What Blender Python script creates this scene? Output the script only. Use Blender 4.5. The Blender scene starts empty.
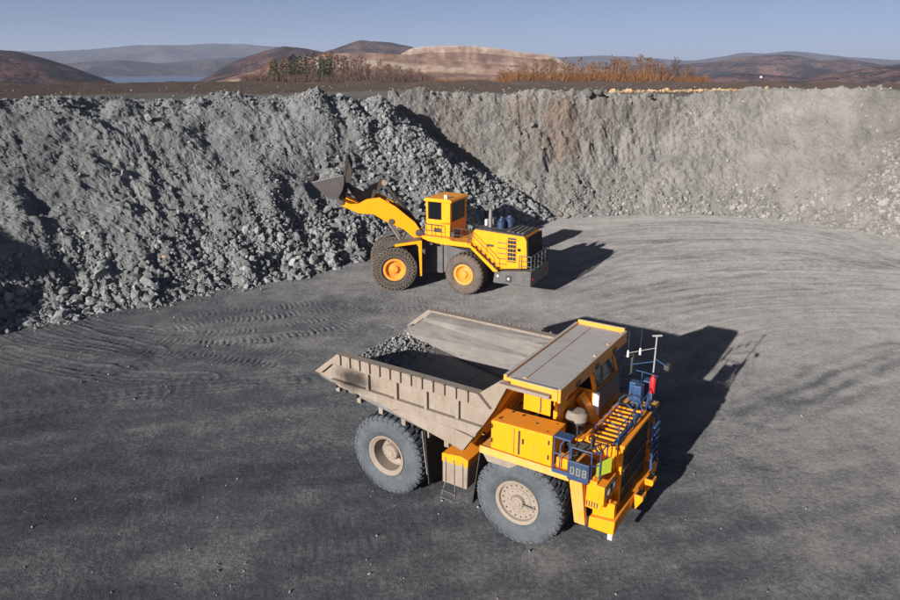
import bpy, bmesh, math, random
import numpy as np
from math import radians as rad, sin, cos, pi

random.seed(7)
rng = np.random.default_rng(11)
scene = bpy.context.scene
col = scene.collection

# ------------------------------------------------------------------ camera
CAM_H = 14.769
cam_d = bpy.data.cameras.new('camera')
cam = bpy.data.objects.new('camera', cam_d)
col.objects.link(cam)
cam.location = (0, 0, CAM_H)
cam.rotation_euler = (rad(90 - 18.406), 0, 0)
cam_d.sensor_fit = 'HORIZONTAL'
cam_d.sensor_width = 36.0
cam_d.lens = 27.69
cam_d.clip_start = 0.1
cam_d.clip_end = 60000
scene.camera = cam

# ------------------------------------------------------------------ light
SUN_EL = rad(17.6)
SUN_TO = np.array([-0.582, -0.813])           # horizontal direction towards the sun
world = bpy.data.worlds.new('World')
scene.world = world
world.use_nodes = True
wn = world.node_tree
for n in list(wn.nodes):
    wn.nodes.remove(n)
sky = wn.nodes.new('ShaderNodeTexSky')
sky.sky_type = 'NISHITA'
sky.sun_disc = False
sky.sun_elevation = SUN_EL
sky.sun_rotation = math.atan2(SUN_TO[0], SUN_TO[1])
sky.altitude = 300
sky.air_density = 0.28
sky.dust_density = 0.7
sky.ozone_density = 0.5
bg = wn.nodes.new('ShaderNodeBackground')
bg.inputs['Strength'].default_value = 0.05
wo = wn.nodes.new('ShaderNodeOutputWorld')
wn.links.new(sky.outputs[0], bg.inputs[0])
wn.links.new(bg.outputs[0], wo.inputs[0])

sun_d = bpy.data.lights.new('sun', 'SUN')
sun_d.energy = 5.0
sun_d.angle = rad(0.5)
sun_d.color = (1.0, 0.92, 0.83)
sun = bpy.data.objects.new('sun', sun_d)
col.objects.link(sun)
from mathutils import Vector
sdir = Vector((-SUN_TO[0] * cos(SUN_EL), -SUN_TO[1] * cos(SUN_EL), -sin(SUN_EL)))
sun.rotation_euler = sdir.to_track_quat('-Z', 'Y').to_euler()
sun.location = (-30, -40, 40)

vs = scene.view_settings
vs.view_transform = 'Standard'
vs.look = 'None'
vs.exposure = 0.85
vs.gamma = 1.0
vs.use_curve_mapping = False
try:
    scene.cycles.max_bounces = 6
    scene.cycles.diffuse_bounces = 3
    scene.cycles.volume_bounces = 0
    scene.cycles.use_denoising = True
    scene.cycles.volume_step_rate = 4
except Exception:
    pass

# ------------------------------------------------------------------ materials
MATS = {}


def new_mat(name):
    m = bpy.data.materials.new(name)
    m.use_nodes = True
    nt = m.node_tree
    for n in list(nt.nodes):
        nt.nodes.remove(n)
    out = nt.nodes.new('ShaderNodeOutputMaterial')
    b = nt.nodes.new('ShaderNodeBsdfPrincipled')
    nt.links.new(b.outputs[0], out.inputs[0])
    MATS[name] = m
    return m, nt, b


def noise_node(nt, vec, scale, detail=4, rough=0.6, dist=0.0):
    n = nt.nodes.new('ShaderNodeTexNoise')
    n.inputs['Scale'].default_value = scale
    n.inputs['Detail'].default_value = detail
    n.inputs['Roughness'].default_value = rough
    n.inputs['Distortion'].default_value = dist
    nt.links.new(vec, n.inputs['Vector'])
    return n


def ramp(nt, src, stops):
    r = nt.nodes.new('ShaderNodeValToRGB')
    el = r.color_ramp.elements
    while len(el) < len(stops):
        el.new(0.5)
    for e, (p, c) in zip(el, stops):
        e.position = p
        e.color = (c[0], c[1], c[2], 1) if not isinstance(c, (int, float)) else (c, c, c, 1)
    nt.links.new(src, r.inputs[0])
    return r


def mixc(nt, fac, a, b, mode='MIX'):
    m = nt.nodes.new('ShaderNodeMix')
    m.data_type = 'RGBA'
    m.blend_type = mode
    for k, v in ((0, fac), (6, a), (7, b)):
        if isinstance(v, (int, float)):
            m.inputs[k].default_value = v
        elif isinstance(v, (tuple, list)):
            m.inputs[k].default_value = (v[0], v[1], v[2], 1)
        else:
            nt.links.new(v, m.inputs[k])
    return m.outputs[2]


def mathn(nt, op, a, b=None, clamp=False):
    m = nt.nodes.new('ShaderNodeMath')
    m.operation = op
    m.use_clamp = clamp
    for k, v in ((0, a), (1, b)):
        if v is None:
            continue
        if isinstance(v, (int, float)):
            m.inputs[k].default_value = v
        else:
            nt.links.new(v, m.inputs[k])
    return m.outputs[0]


def geo_pos(nt):
    return nt.nodes.new('ShaderNodeNewGeometry')


def obj_coord(nt):
    return nt.nodes.new('ShaderNodeTexCoord').outputs['Object']


def bump(nt, b, h, strength, dist):
    bn = nt.nodes.new('ShaderNodeBump')
    bn.inputs['Strength'].default_value = strength
    bn.inputs['Distance'].default_value = dist
    nt.links.new(h, bn.inputs['Height'])
    nt.links.new(bn.outputs[0], b.inputs['Normal'])
    return bn


def set_rough(b, r, spec=0.3):
    b.inputs['Roughness'].default_value = r
    b.inputs['Specular IOR Level'].default_value = spec


def paint(name, colr, dust=(0.40, 0.33, 0.27), up=0.35, all_=0.12, rough=0.45, metal=0.0, spec=0.4, sc=2.2, lo=0.25, soot=False, grime=0.12, gs=(4.0, 4.0, 0.6)):
    """worn machine paint: dust lying on upward faces plus a patchy film and small chips"""
    m, nt, b = new_mat(name)
    oc = obj_coord(nt)
    g = geo_pos(nt)
    sep = nt.nodes.new('ShaderNodeSeparateXYZ')
    nt.links.new(g.outputs['Normal'], sep.inputs[0])
    n1 = noise_node(nt, oc, sc, 6, 0.65)
    n2 = noise_node(nt, oc, sc * 9, 4, 0.7)
    upf = mathn(nt, 'MULTIPLY', mathn(nt, 'SUBTRACT', sep.outputs[2], 0.45, True), 1.8, True)
    patch = ramp(nt, n1.outputs[0], [(0.3, lo), (0.7, 1.0)]).outputs[0]
    upd = mathn(nt, 'MULTIPLY', mathn(nt, 'MULTIPLY', upf, patch), up * 1.3, True)
    film = mathn(nt, 'MULTIPLY', ramp(nt, n1.outputs[0], [(0.38, 0.1), (0.72, 1.0)]).outputs[0], all_ * 1.6, True)
    mp = nt.nodes.new('ShaderNodeMapping')
    mp.inputs['Scale'].default_value = (5.5, 5.5, 0.7)
    nt.links.new(oc, mp.inputs[0])
    n4 = noise_node(nt, mp.outputs[0], 1.3, 5, 0.7)
    run_ = mathn(nt, 'MULTIPLY', ramp(nt, n4.outputs[0], [(0.52, 0.0), (0.72, 1.0)]).outputs[0], min(0.5, all_ * 1.6))
    fac = mathn(nt, 'MAXIMUM', mathn(nt, 'MAXIMUM', upd, film), run_)
    base = mixc(nt, ramp(nt, n2.outputs[0], [(0.35, 0.0), (0.75, 0.28)]).outputs[0], colr, tuple(c * 0.55 for c in colr))
    n5 = noise_node(nt, oc, 34, 3, 0.6)
    chip = mathn(nt, 'MULTIPLY', ramp(nt, n5.outputs[0], [(0.66, 0.0), (0.70, 1.0)]).outputs[0], ramp(nt, n1.outputs[0], [(0.5, 0.0), (0.62, 0.7)]).outputs[0])
    c = mixc(nt, fac, base, dust)
    c = mixc(nt, chip, c, (0.06, 0.045, 0.04))
    mp3 = nt.nodes.new('ShaderNodeMapping')
    mp3.inputs['Scale'].default_value = gs
    nt.links.new(oc, mp3.inputs[0])
    n6 = noise_node(nt, mp3.outputs[0], 1.7, 6, 0.7, 0.3)
    c = mixc(nt, mathn(nt, 'MULTIPLY', ramp(nt, n6.outputs[0], [(0.5, 0.0), (0.68, 1.0)]).outputs[0], grime), c, (0.05, 0.042, 0.038))
    if soot:
        pos_ = nt.nodes.new('ShaderNodeVectorMath')
        pos_.operation = 'DISTANCE'
        mp2 = nt.nodes.new('ShaderNodeMapping')
        mp2.inputs['Scale'].default_value = (0.62, 0.0, 1.3)
        nt.links.new(oc, mp2.inputs[0])
        nt.links.new(mp2.outputs[0], pos_.inputs[0])
        pos_.inputs[1].default_value = (-6.75 * 0.62, 0, 4.22 * 1.3)
        dd = mathn(nt, 'ADD', pos_.outputs['Value'], mathn(nt, 'MULTIPLY', mathn(nt, 'SUBTRACT', n1.outputs[0], 0.5), 0.5))
        c = mixc(nt, ramp(nt, dd, [(0.22, 0.92), (0.75, 0.0)]).outputs[0], c, (0.02, 0.018, 0.018))
    nt.links.new(c, b.inputs['Base Color'])
    rr = nt.nodes.new('ShaderNodeMapRange')
    nt.links.new(fac, rr.inputs[0])
    rr.inputs[3].default_value = rough
    rr.inputs[4].default_value = 0.9
    nt.links.new(rr.outputs[0], b.inputs['Roughness'])
    b.inputs['Metallic'].default_value = metal
    b.inputs['Specular IOR Level'].default_value = spec
    bump(nt, b, n2.outputs[0], 0.12, 0.02)
    return m


paint('yellow', (0.86, 0.285, 0.002), up=0.10, all_=0.025, spec=0.2, grime=0.2)
paint('yellow_dusty', (0.70, 0.31, 0.015), dust=(0.38, 0.31, 0.25), up=0.3, all_=0.34, rough=0.6)
paint('canopy_paint', (0.78, 0.29, 0.012), dust=(0.38, 0.37, 0.365), up=1.0, all_=0.10, lo=0.72, grime=0.3, gs=(0.8, 4.5, 4.5))
paint('body_dust', (0.225, 0.185, 0.15), dust=(0.255, 0.228, 0.205), up=0.7, all_=0.55, rough=0.8, spec=0.2, soot=True, grime=0.28, gs=(3.0, 3.0, 0.8))
paint('bed_steel', (0.105, 0.11, 0.12), dust=(0.21, 0.2, 0.19), up=0.55, all_=0.35, rough=0.6, spec=0.3)
paint('bed_wall', (0.15, 0.147, 0.147), dust=(0.22, 0.205, 0.19), up=0.6, all_=0.6, rough=0.7, spec=0.3, sc=0.9, grime=0.45, gs=(0.5, 3.0, 3.0))
paint('rim_sand', (0.23, 0.19, 0.155), dust=(0.26, 0.232, 0.205), up=0.4, all_=0.5, rough=0.75)
paint('loader_yellow', (0.86, 0.32, 0.002), up=0.16, all_=0.025, spec=0.2, grime=0.2)
paint('rim_yellow', (0.72, 0.265, 0.008), up=0.25, all_=0.14)
paint('blue', (0.009, 0.05, 0.15), up=0.15, all_=0.08, dust=(0.25, 0.27, 0.3))
paint('dark_blue', (0.012, 0.035, 0.10), up=0.15, all_=0.08, dust=(0.2, 0.2, 0.22))
paint('dark_metal', (0.028, 0.028, 0.03), up=0.35, all_=0.12, dust=(0.18, 0.165, 0.15))
paint('grey_metal', (0.065, 0.07, 0.078), up=0.4, all_=0.22, dust=(0.19, 0.18, 0.17))
paint('rust_steel', (0.055, 0.05, 0.054), up=0.3, all_=0.3, dust=(0.10, 0.092, 0.09), rough=0.5)
paint('linkage_shade', (0.030, 0.026, 0.024), up=0.25, all_=0.06)  # linkage and bucket back: their shade is put into this near black colour
paint('mast_grey', (0.30, 0.31, 0.33), up=0.2, all_=0.1)
paint('white_paint', (0.72, 0.72, 0.70), up=0.2, all_=0.08)
paint('red', (0.55, 0.012, 0.02), up=0.1, all_=0.03)
paint('lime', (0.26, 0.31, 0.015), up=0.1, all_=0.04)
paint('chain_steel', (0.11, 0.09, 0.075), up=0.2, all_=0.3, dust=(0.17, 0.145, 0.125), rough=0.5)
paint('house_white', (0.75, 0.74, 0.72), up=0.1, all_=0.1)
paint('roof_grey', (0.16, 0.15, 0.15), up=0.1, all_=0.1)


def rubber(name, c1, c2):
    m, nt, b = new_mat(name)
    oc = obj_coord(nt)
    n1 = noise_node(nt, oc, 1.6, 6, 0.65)
    n2 = noise_node(nt, oc, 14, 5, 0.7)
    f = mathn(nt, 'ADD', mathn(nt, 'MULTIPLY', n1.outputs[0], 0.7), mathn(nt, 'MULTIPLY', n2.outputs[0], 0.4))
    c = ramp(nt, f, [(0.35, c1), (0.7, c2)])
    nt.links.new(c.outputs[0], b.inputs['Base Color'])
    set_rough(b, 0.85, 0.2)
    bump(nt, b, n2.outputs[0], 0.25, 0.02)


rubber('rubber', (0.04, 0.048, 0.058), (0.098, 0.114, 0.132))
rubber('rubber_brown', (0.06, 0.05, 0.046), (0.135, 0.11, 0.096))
rubber('rubber_dark', (0.022, 0.022, 0.024), (0.06, 0.058, 0.056))


def simple(name, c, rough=0.5, spec=0.4, metal=0.0):
    m, nt, b = new_mat(name)
    oc = obj_coord(nt)
    n = noise_node(nt, oc, 6, 4)
    cc = mixc(nt, n.outputs[0], tuple(x * 0.8 for x in c), tuple(min(1, x * 1.15) for x in c))
    nt.links.new(cc, b.inputs['Base Color'])
    b.inputs['Metallic'].default_value = metal
    set_rough(b, rough, spec)


simple('glass', (0.006, 0.009, 0.012), 0.15, 0.12)
simple('windscreen', (0.05, 0.06, 0.07), 0.12, 0.6)
simple('lamp_lens', (0.45, 0.45, 0.44), 0.15, 0.6)
simple('amber', (0.7, 0.16, 0.01), 0.3)
simple('digit', (0.20, 0.20, 0.12), 0.6)
simple('black', (0.008, 0.008, 0.009), 0.7, 0.2)
simple('chrome_pipe', (0.33, 0.31, 0.30), 0.35, 0.5, 0.6)
simple('interior_green', (0.03, 0.10, 0.04), 0.6)


def rock_mat(name, cols, sc=0.8, bstr=0.5, rand=True):
    m, nt, b = new_mat(name)
    g = geo_pos(nt)
    pos = g.outputs['Position']
    n1 = noise_node(nt, pos, sc, 8, 0.65)
    n2 = noise_node(nt, pos, sc * 8, 6, 0.7)
    f = mathn(nt, 'ADD', mathn(nt, 'MULTIPLY', n1.outputs[0], 0.6), mathn(nt, 'MULTIPLY', n2.outputs[0], 0.4))
    c = ramp(nt, f, [(0.3, cols[0]), (0.5, cols[1]), (0.7, cols[2])]).outputs[0]
    if rand:
        v = ramp(nt, g.outputs['Random Per Island'], [(0.0, 0.62), (0.55, 1.0), (1.0, 1.4)]).outputs[0]
        c = mixc(nt, 1.0, c, v, 'MULTIPLY')
    nt.links.new(c, b.inputs['Base Color'])
    set_rough(b, 0.95, 0.15)
    b.inputs['Diffuse Roughness'].default_value = 0.4
    bump(nt, b, n2.outputs[0], bstr, 0.12)
    return m


rock_mat('rock_dark', [(0.11, 0.118, 0.126), (0.185, 0.196, 0.205), (0.285, 0.294, 0.30)])
rock_mat('rock_boulder', [(0.115, 0.122, 0.128), (0.185, 0.193, 0.199), (0.28, 0.287, 0.29)])
rock_mat('rock_pale', [(0.135, 0.134, 0.132), (0.20, 0.198, 0.194), (0.28, 0.276, 0.27)])
rock_mat('rock_rust', [(0.30, 0.16, 0.10), (0.42, 0.24, 0.16), (0.5, 0.33, 0.24)])
rock_mat('rock_ochre', [(0.22, 0.155, 0.095), (0.31, 0.225, 0.14), (0.40, 0.31, 0.21)])
rock_mat('rock_black', [(0.035, 0.037, 0.04), (0.07, 0.072, 0.075), (0.11, 0.11, 0.11)])
rock_mat('pebble', [(0.12, 0.12, 0.125), (0.19, 0.19, 0.192), (0.30, 0.295, 0.285)])


def attr_mat(name, stops, sc, bstr, bdist, att='tone', mixn=0.35, stretch=None, second=None, bmid=0.6, wts=(0.45, 0.35, 0.2)):
    """earth whose large tone comes from a mesh attribute (0..1), broken up by noise"""
    m, nt, b = new_mat(name)
    g = geo_pos(nt)
    pos = g.outputs['Position']
    if stretch:
        mp = nt.nodes.new('ShaderNodeMapping')
        mp.inputs['Scale'].default_value = stretch
        nt.links.new(pos, mp.inputs[0])
        pos = mp.outputs[0]
    a = nt.nodes.new('ShaderNodeAttribute')
    a.attribute_name = att
    n1 = noise_node(nt, pos, sc, 8, 0.68)
    n2 = noise_node(nt, g.outputs['Position'], sc * 7, 6, 0.72)
    n3 = noise_node(nt, g.outputs['Position'], sc * 26, 4, 0.7)
    nn = mathn(nt, 'ADD', mathn(nt, 'MULTIPLY', n1.outputs[0], wts[0]), mathn(nt, 'MULTIPLY', n2.outputs[0], wts[1]))
    nn = mathn(nt, 'ADD', nn, mathn(nt, 'MULTIPLY', n3.outputs[0], wts[2]))
    nn = mathn(nt, 'MULTIPLY', mathn(nt, 'SUBTRACT', nn, 0.5), mixn * 4)
    f = mathn(nt, 'ADD', a.outputs['Fac'], nn, True)
    c = ramp(nt, f, stops).outputs[0]
    if second:
        a2 = nt.nodes.new('ShaderNodeAttribute')
        a2.attribute_name = second[0]
        c = mixc(nt, a2.outputs['Fac'], c, second[1])
    nt.links.new(c, b.inputs['Base Color'])
    set_rough(b, 0.95, 0.12)
    b.inputs['Diffuse Roughness'].default_value = 1.0
    h = mathn(nt, 'ADD', mathn(nt, 'MULTIPLY', n2.outputs[0], bmid), mathn(nt, 'MULTIPLY', n3.outputs[0], 0.4))
    bump(nt, b, h, bstr, bdist)
    return m


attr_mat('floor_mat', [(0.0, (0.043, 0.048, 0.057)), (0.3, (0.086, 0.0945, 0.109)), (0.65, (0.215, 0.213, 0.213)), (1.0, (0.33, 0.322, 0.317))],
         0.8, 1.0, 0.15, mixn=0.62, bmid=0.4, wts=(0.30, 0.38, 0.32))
attr_mat('slope_mat', [(0.0, (0.10, 0.108, 0.117)), (0.5, (0.185, 0.196, 0.205)), (1.0, (0.285, 0.294, 0.30))], 0.9, 0.9, 0.25, mixn=0.35)
attr_mat('wall_mat', [(0.0, (0.11, 0.109, 0.107)), (0.5, (0.178, 0.176, 0.172)), (1.0, (0.26, 0.256, 0.25))], 0.8, 1.0, 0.3, mixn=0.46,
         second=('brown', (0.165, 0.135, 0.116)))
attr_mat('plateau_mat', [(0.0, (0.09, 0.092, 0.095)), (0.4, (0.10, 0.094, 0.09)), (0.6, (0.075, 0.058, 0.05)), (1.0, (0.055, 0.04, 0.034))], 0.5, 0.8, 0.3, mixn=0.6)


def hill_mat(name, stops, sc, bstr=1.0, bd=14.0, detail=9):
    m, nt, b = new_mat(name)
    g = geo_pos(nt)
    n1 = noise_node(nt, g.outputs['Position'], sc, detail, 0.65, 0.4)
    n2 = noise_node(nt, g.outputs['Position'], sc * 12, 5, 0.7)
    f = mathn(nt, 'ADD', mathn(nt, 'MULTIPLY', n1.outputs[0], 0.62), mathn(nt, 'MULTIPLY', n2.outputs[0], 0.38))
    nt.links.new(ramp(nt, f, stops).outputs[0], b.inputs['Base Color'])
    set_rough(b, 1.0, 0.05)
    bump(nt, b, n2.outputs[0], bstr, bd)


hill_mat('hill_brown', [(0.455, (0.02, 0.016, 0.017)), (0.5, (0.08, 0.046, 0.04)), (0.55, (0.19, 0.10, 0.078))], 0.011)
hill_mat('hill_purple', [(0.455, (0.025, 0.02, 0.022)), (0.5, (0.105, 0.062, 0.057)), (0.55, (0.22, 0.125, 0.105))], 0.007)
hill_mat('hill_far', [(0.44, (0.022, 0.022, 0.027)), (0.56, (0.085, 0.068, 0.066))], 0.003)
hill_mat('valley_mat', [(0.4, (0.06, 0.042, 0.033)), (0.5, (0.13, 0.085, 0.06)), (0.62, (0.19, 0.145, 0.11))], 0.02)
hill_mat('dome_mat', [(0.45, (0.04, 0.022, 0.02)), (0.5, (0.10, 0.055, 0.045)), (0.56, (0.18, 0.11, 0.085))], 0.01)
attr_mat('spoil_mat', [(0.0, (0.06, 0.042, 0.036)), (0.35, (0.145, 0.085, 0.06)), (0.62, (0.24, 0.165, 0.12)), (1.0, (0.36, 0.32, 0.28))], 0.02, 0.8, 5.0, mixn=0.5)

# water
m, nt, b = new_mat('water')
b.inputs['Base Color'].default_value = (0.02, 0.05, 0.10, 1)
set_rough(b, 0.22, 0.5)
g = geo_pos(nt)
bump(nt, b, noise_node(nt, g.outputs['Position'], 0.05, 3).outputs[0], 0.3, 0.5)


def leaf_mat(name, c1, c2):
    m, nt, b = new_mat(name)
    oi = nt.nodes.new('ShaderNodeObjectInfo')
    g = geo_pos(nt)
    r = mathn(nt, 'ADD', mathn(nt, 'MULTIPLY', oi.outputs['Random'], 0.5), mathn(nt, 'MULTIPLY', g.outputs['Random Per Island'], 0.5))
    nt.links.new(mixc(nt, r, c1, c2), b.inputs['Base Color'])
    set_rough(b, 0.9, 0.1)


leaf_mat('twig_orange', (0.10, 0.048, 0.022), (0.24, 0.115, 0.048))
leaf_mat('twig_brown', (0.05, 0.034, 0.028), (0.12, 0.075, 0.056))
leaf_mat('needle_green', (0.022, 0.035, 0.015), (0.055, 0.065, 0.03))
leaf_mat('bark_pale', (0.18, 0.14, 0.11), (0.34, 0.28, 0.235))
leaf_mat('bark_dark', (0.06, 0.045, 0.035), (0.12, 0.09, 0.07))

# ------------------------------------------------------------------ object helpers


def tag(o, label=None, cat=None, group=None, kind=None):
    if label:
        o['label'] = label
    if cat:
        o['category'] = cat
    if group:
        o['group'] = group
    if kind:
        o['kind'] = kind
    return o


def empty(name, loc=(0, 0, 0), rz=0.0, parent=None):
    o = bpy.data.objects.new(name, None)
    col.objects.link(o)
    o.location = loc
    o.rotation_euler = (0, 0, rz)
    o.empty_display_size = 0.3
    if parent:
        o.parent = parent
    return o


def copy_tree(o, parent=None, loc=None):
    c = o.copy()
    col.objects.link(c)
    if parent is not None:
        c.parent = parent
    if loc is not None:
        c.location = loc
    for ch in list(o.children):
        copy_tree(ch, c)
    return c


class MB:
    def __init__(s):
        s.v = []
        s.f = []

    def add(s, vs_, fs_):
        k = len(s.v)
        s.v += [tuple(p) for p in vs_]
        s.f += [tuple(i + k for i in f) for f in fs_]
        return s

    def hexa(s, p):
        return s.add(p, [(0, 3, 2, 1), (4, 5, 6, 7), (0, 1, 5, 4), (1, 2, 6, 5), (2, 3, 7, 6), (3, 0, 4, 7)])

    def box(s, x0, x1, y0, y1, z0, z1):
        return s.hexa([(x0, y0, z0), (x1, y0, z0), (x1, y1, z0), (x0, y1, z0), (x0, y0, z1), (x1, y0, z1), (x1, y1, z1), (x0, y1, z1)])

    def prism(s, poly, axis, a, b):
        n = len(poly)
        if axis == 'y':
            mk = lambda p, t: (p[0], t, p[1])
        elif axis == 'x':
            mk = lambda p, t: (t, p[0], p[1])
        else:
            mk = lambda p, t: (p[0], p[1], t)
        vs_ = [mk(p, a) for p in poly] + [mk(p, b) for p in poly]
        fs_ = [tuple(range(n - 1, -1, -1)), tuple(range(n, 2 * n))]
        fs_ += [(i, (i + 1) % n, n + (i + 1) % n, n + i) for i in range(n)]
        return s.add(vs_, fs_)

    def beam(s, p, q, w, h, up=(0, 0, 1)):
        p, q, up = Vector(p), Vector(q), Vector(up)
        d = (q - p).normalized()
        side = d.cross(up)
        if side.length < 1e-4:
            side = d.cross(Vector((1, 0, 0)))
        side.normalize()
        u = side.cross(d).normalized()
        a, b_ = side * w / 2, u * h / 2
        return s.hexa([p - a - b_, p + a - b_, q + a - b_, q - a - b_, p - a + b_, p + a + b_, q + a + b_, q - a + b_])

    def tube(s, pts, r, n=8):
        pts = [Vector(p) for p in pts]
        rs = r if isinstance(r, (list, tuple)) else [r] * len(pts)
        rings = []
        ref = None
        for i, p in enumerate(pts):
            d = (pts[min(i + 1, len(pts) - 1)] - pts[max(i - 1, 0)]).normalized()
            if ref is None or abs(ref.dot(d)) > 0.95:
                ref = Vector((0, 0, 1)) if abs(d.z) < 0.9 else Vector((1, 0, 0))
            a = d.cross(ref).normalized()
            b_ = d.cross(a).normalized()
            rings.append([p + (a * cos(2 * pi * k / n) + b_ * sin(2 * pi * k / n)) * rs[i] for k in range(n)])
        vs_ = [v for rg in rings for v in rg]
        fs_ = []
        for i in range(len(pts) - 1):
            for k in range(n):
                fs_.append((i * n + k, i * n + (k + 1) % n, (i + 1) * n + (k + 1) % n, (i + 1) * n + k))
        fs_.append(tuple(range(n - 1, -1, -1)))
        fs_.append(tuple(range((len(pts) - 1) * n, len(pts) * n)))
        return s.add(vs_, fs_)

    def lathe(s, prof, c=(0, 0, 0), axis='y', n=32, closed=False):
        vs_, fs_ = [], []
        m_ = len(prof)
        for k in range(n):
            t = 2 * pi * k / n
            for r, a in prof:
                u, w = r * cos(t), r * sin(t)
                if axis == 'y':
                    vs_.append((c[0] + u, c[1] + a, c[2] + w))
                elif axis == 'z':
                    vs_.append((c[0] + u, c[1] + w, c[2] + a))
                else:
                    vs_.append((c[0] + a, c[1] + u, c[2] + w))
        for k in range(n):
            k2 = (k + 1) % n
            for j in range(m_ if closed else m_ - 1):
                j2 = (j + 1) % m_
                fs_.append((k * m_ + j, k * m_ + j2, k2 * m_ + j2, k2 * m_ + j))
        if not closed:
            if prof[0][0] > 1e-6:
                fs_.append(tuple(k * m_ for k in range(n)))
            if prof[-1][0] > 1e-6:
                fs_.append(tuple(k * m_ + m_ - 1 for k in range(n - 1, -1, -1)))
        return s.add(vs_, fs_)

    def cyl(s, c, r, h, axis='z', n=20):
        return s.lathe([(r, 0), (r, h)], c, axis, n)

    def build(s, name, mat, parent=None, bevel=0.0, smooth=False, loc=None):
        me = bpy.data.meshes.new(name)
        me.from_pydata(s.v, [], s.f)
        bm = bmesh.new()
        bm.from_mesh(me)
        bmesh.ops.remove_doubles(bm, verts=bm.verts, dist=1e-5)
        bmesh.ops.recalc_face_normals(bm, faces=bm.faces)
        bm.to_mesh(me)
        bm.free()
        me.materials.append(MATS[mat])
        if smooth:
            me.polygons.foreach_set('use_smooth', [True] * len(me.polygons))
            me.set_sharp_from_angle(angle=rad(38))
        o = bpy.data.objects.new(name, me)
        col.objects.link(o)
        if parent is not None:
            o.parent = parent
        if loc is not None:
            o.location = loc
        if bevel:
            bv = o.modifiers.new('bevel', 'BEVEL')
            bv.width = bevel
            bv.segments = 2
            bv.limit_method = 'ANGLE'
            bv.angle_limit = rad(40)
        return o


def np_mesh(name, verts, faces, mat, smooth=False, attrs=None):
    """verts (N,3), faces (M,k) with constant k"""
    me = bpy.data.meshes.new(name)
    faces = np.asarray(faces, np.int32)
    k = faces.shape[1]
    me.vertices.add(len(verts))
    me.vertices.foreach_set('co', np.ascontiguousarray(verts, np.float32).ravel())
    me.loops.add(faces.size)
    me.loops.foreach_set('vertex_index', faces.ravel())
    me.polygons.add(len(faces))
    me.polygons.foreach_set('loop_start', np.arange(0, faces.size, k, dtype=np.int32))
    me.polygons.foreach_set('use_smooth', np.full(len(faces), smooth, dtype=bool))
    me.update(calc_edges=True)
    me.validate()
    if attrs:
        for an, av in attrs.items():
            at = me.attributes.new(an, 'FLOAT', 'POINT')
            at.data.foreach_set('value', np.ascontiguousarray(av, np.float32).ravel())
    me.materials.append(MATS[mat])
    o = bpy.data.objects.new(name, me)
    col.objects.link(o)
    return o


# ------------------------------------------------------------------ noise
_perm = np.random.default_rng(5).permutation(512).astype(np.int64)
_perm = np.concatenate([_perm, _perm, _perm])
_grad = np.random.default_rng(6).normal(size=(512, 3))
_grad /= np.linalg.norm(_grad, axis=1)[:, None]


def perlin(x, y, z=None):
    x = np.asarray(x, float)
    y = np.asarray(y, float)
    z = np.zeros_like(x) if z is None else np.asarray(z, float) + np.zeros_like(x)
    xi, yi, zi = np.floor(x).astype(np.int64), np.floor(y).astype(np.int64), np.floor(z).astype(np.int64)
    fx, fy, fz = x - xi, y - yi, z - zi
    u, v, w = (t * t * t * (t * (t * 6 - 15) + 10) for t in (fx, fy, fz))

    def g(dx, dy, dz):
        h = _perm[_perm[_perm[(xi + dx) & 511] + ((yi + dy) & 511)] + ((zi + dz) & 511)] & 511
        gr = _grad[h]
        return gr[..., 0] * (fx - dx) + gr[..., 1] * (fy - dy) + gr[..., 2] * (fz - dz)
    a = g(0, 0, 0) * (1 - u) + g(1, 0, 0) * u
    b_ = g(0, 1, 0) * (1 - u) + g(1, 1, 0) * u
    c = g(0, 0, 1) * (1 - u) + g(1, 0, 1) * u
    d = g(0, 1, 1) * (1 - u) + g(1, 1, 1) * u
    return 1.6 * ((a * (1 - v) + b_ * v) * (1 - w) + (c * (1 - v) + d * v) * w)


def fbm(x, y, z=0.0, octv=4, gain=0.5, lac=2.03):
    t, a, f = 0, 1.0, 1.0
    for i in range(octv):
        t = t + a * perlin(x * f + 17.3 * i, y * f + 5.1 * i, (z * f if not np.isscalar(z) else z * f + 0 * x))
        a *= gain
        f *= lac
    return t


def sstep(a, b_, x):
    t = np.clip((x - a) / (b_ - a), 0, 1)
    return t * t * (3 - 2 * t)


def grid_faces(nr, nc):
    i = np.arange(nr - 1)[:, None] * nc + np.arange(nc - 1)[None, :]
    i = i.ravel()
    return np.stack([i, i + 1, i + 1 + nc, i + nc], 1)


def seg_dist(px, py, pts):
    """distance, signed side offset and run length along a polyline"""
    best = np.full(px.shape, 1e9)
    sgn = np.zeros_like(best)
    run = np.zeros_like(best)
    L = 0.0
    for (x0, y0), (x1, y1) in zip(pts[:-1], pts[1:]):
        dx, dy = x1 - x0, y1 - y0
        l2 = dx * dx + dy * dy
        l = math.sqrt(l2)
        t = np.clip(((px - x0) * dx + (py - y0) * dy) / l2, 0, 1)
        ex, ey = px - x0 - t * dx, py - y0 - t * dy
        d = np.hypot(ex, ey)
        s_ = (dx * ey - dy * ex) / l
        m_ = d < best
        best = np.where(m_, d, best)
        sgn = np.where(m_, np.where(s_ >= 0, d, -d), sgn)
        run = np.where(m_, L + t * l, run)
        L += l
    return best, sgn, run


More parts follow.
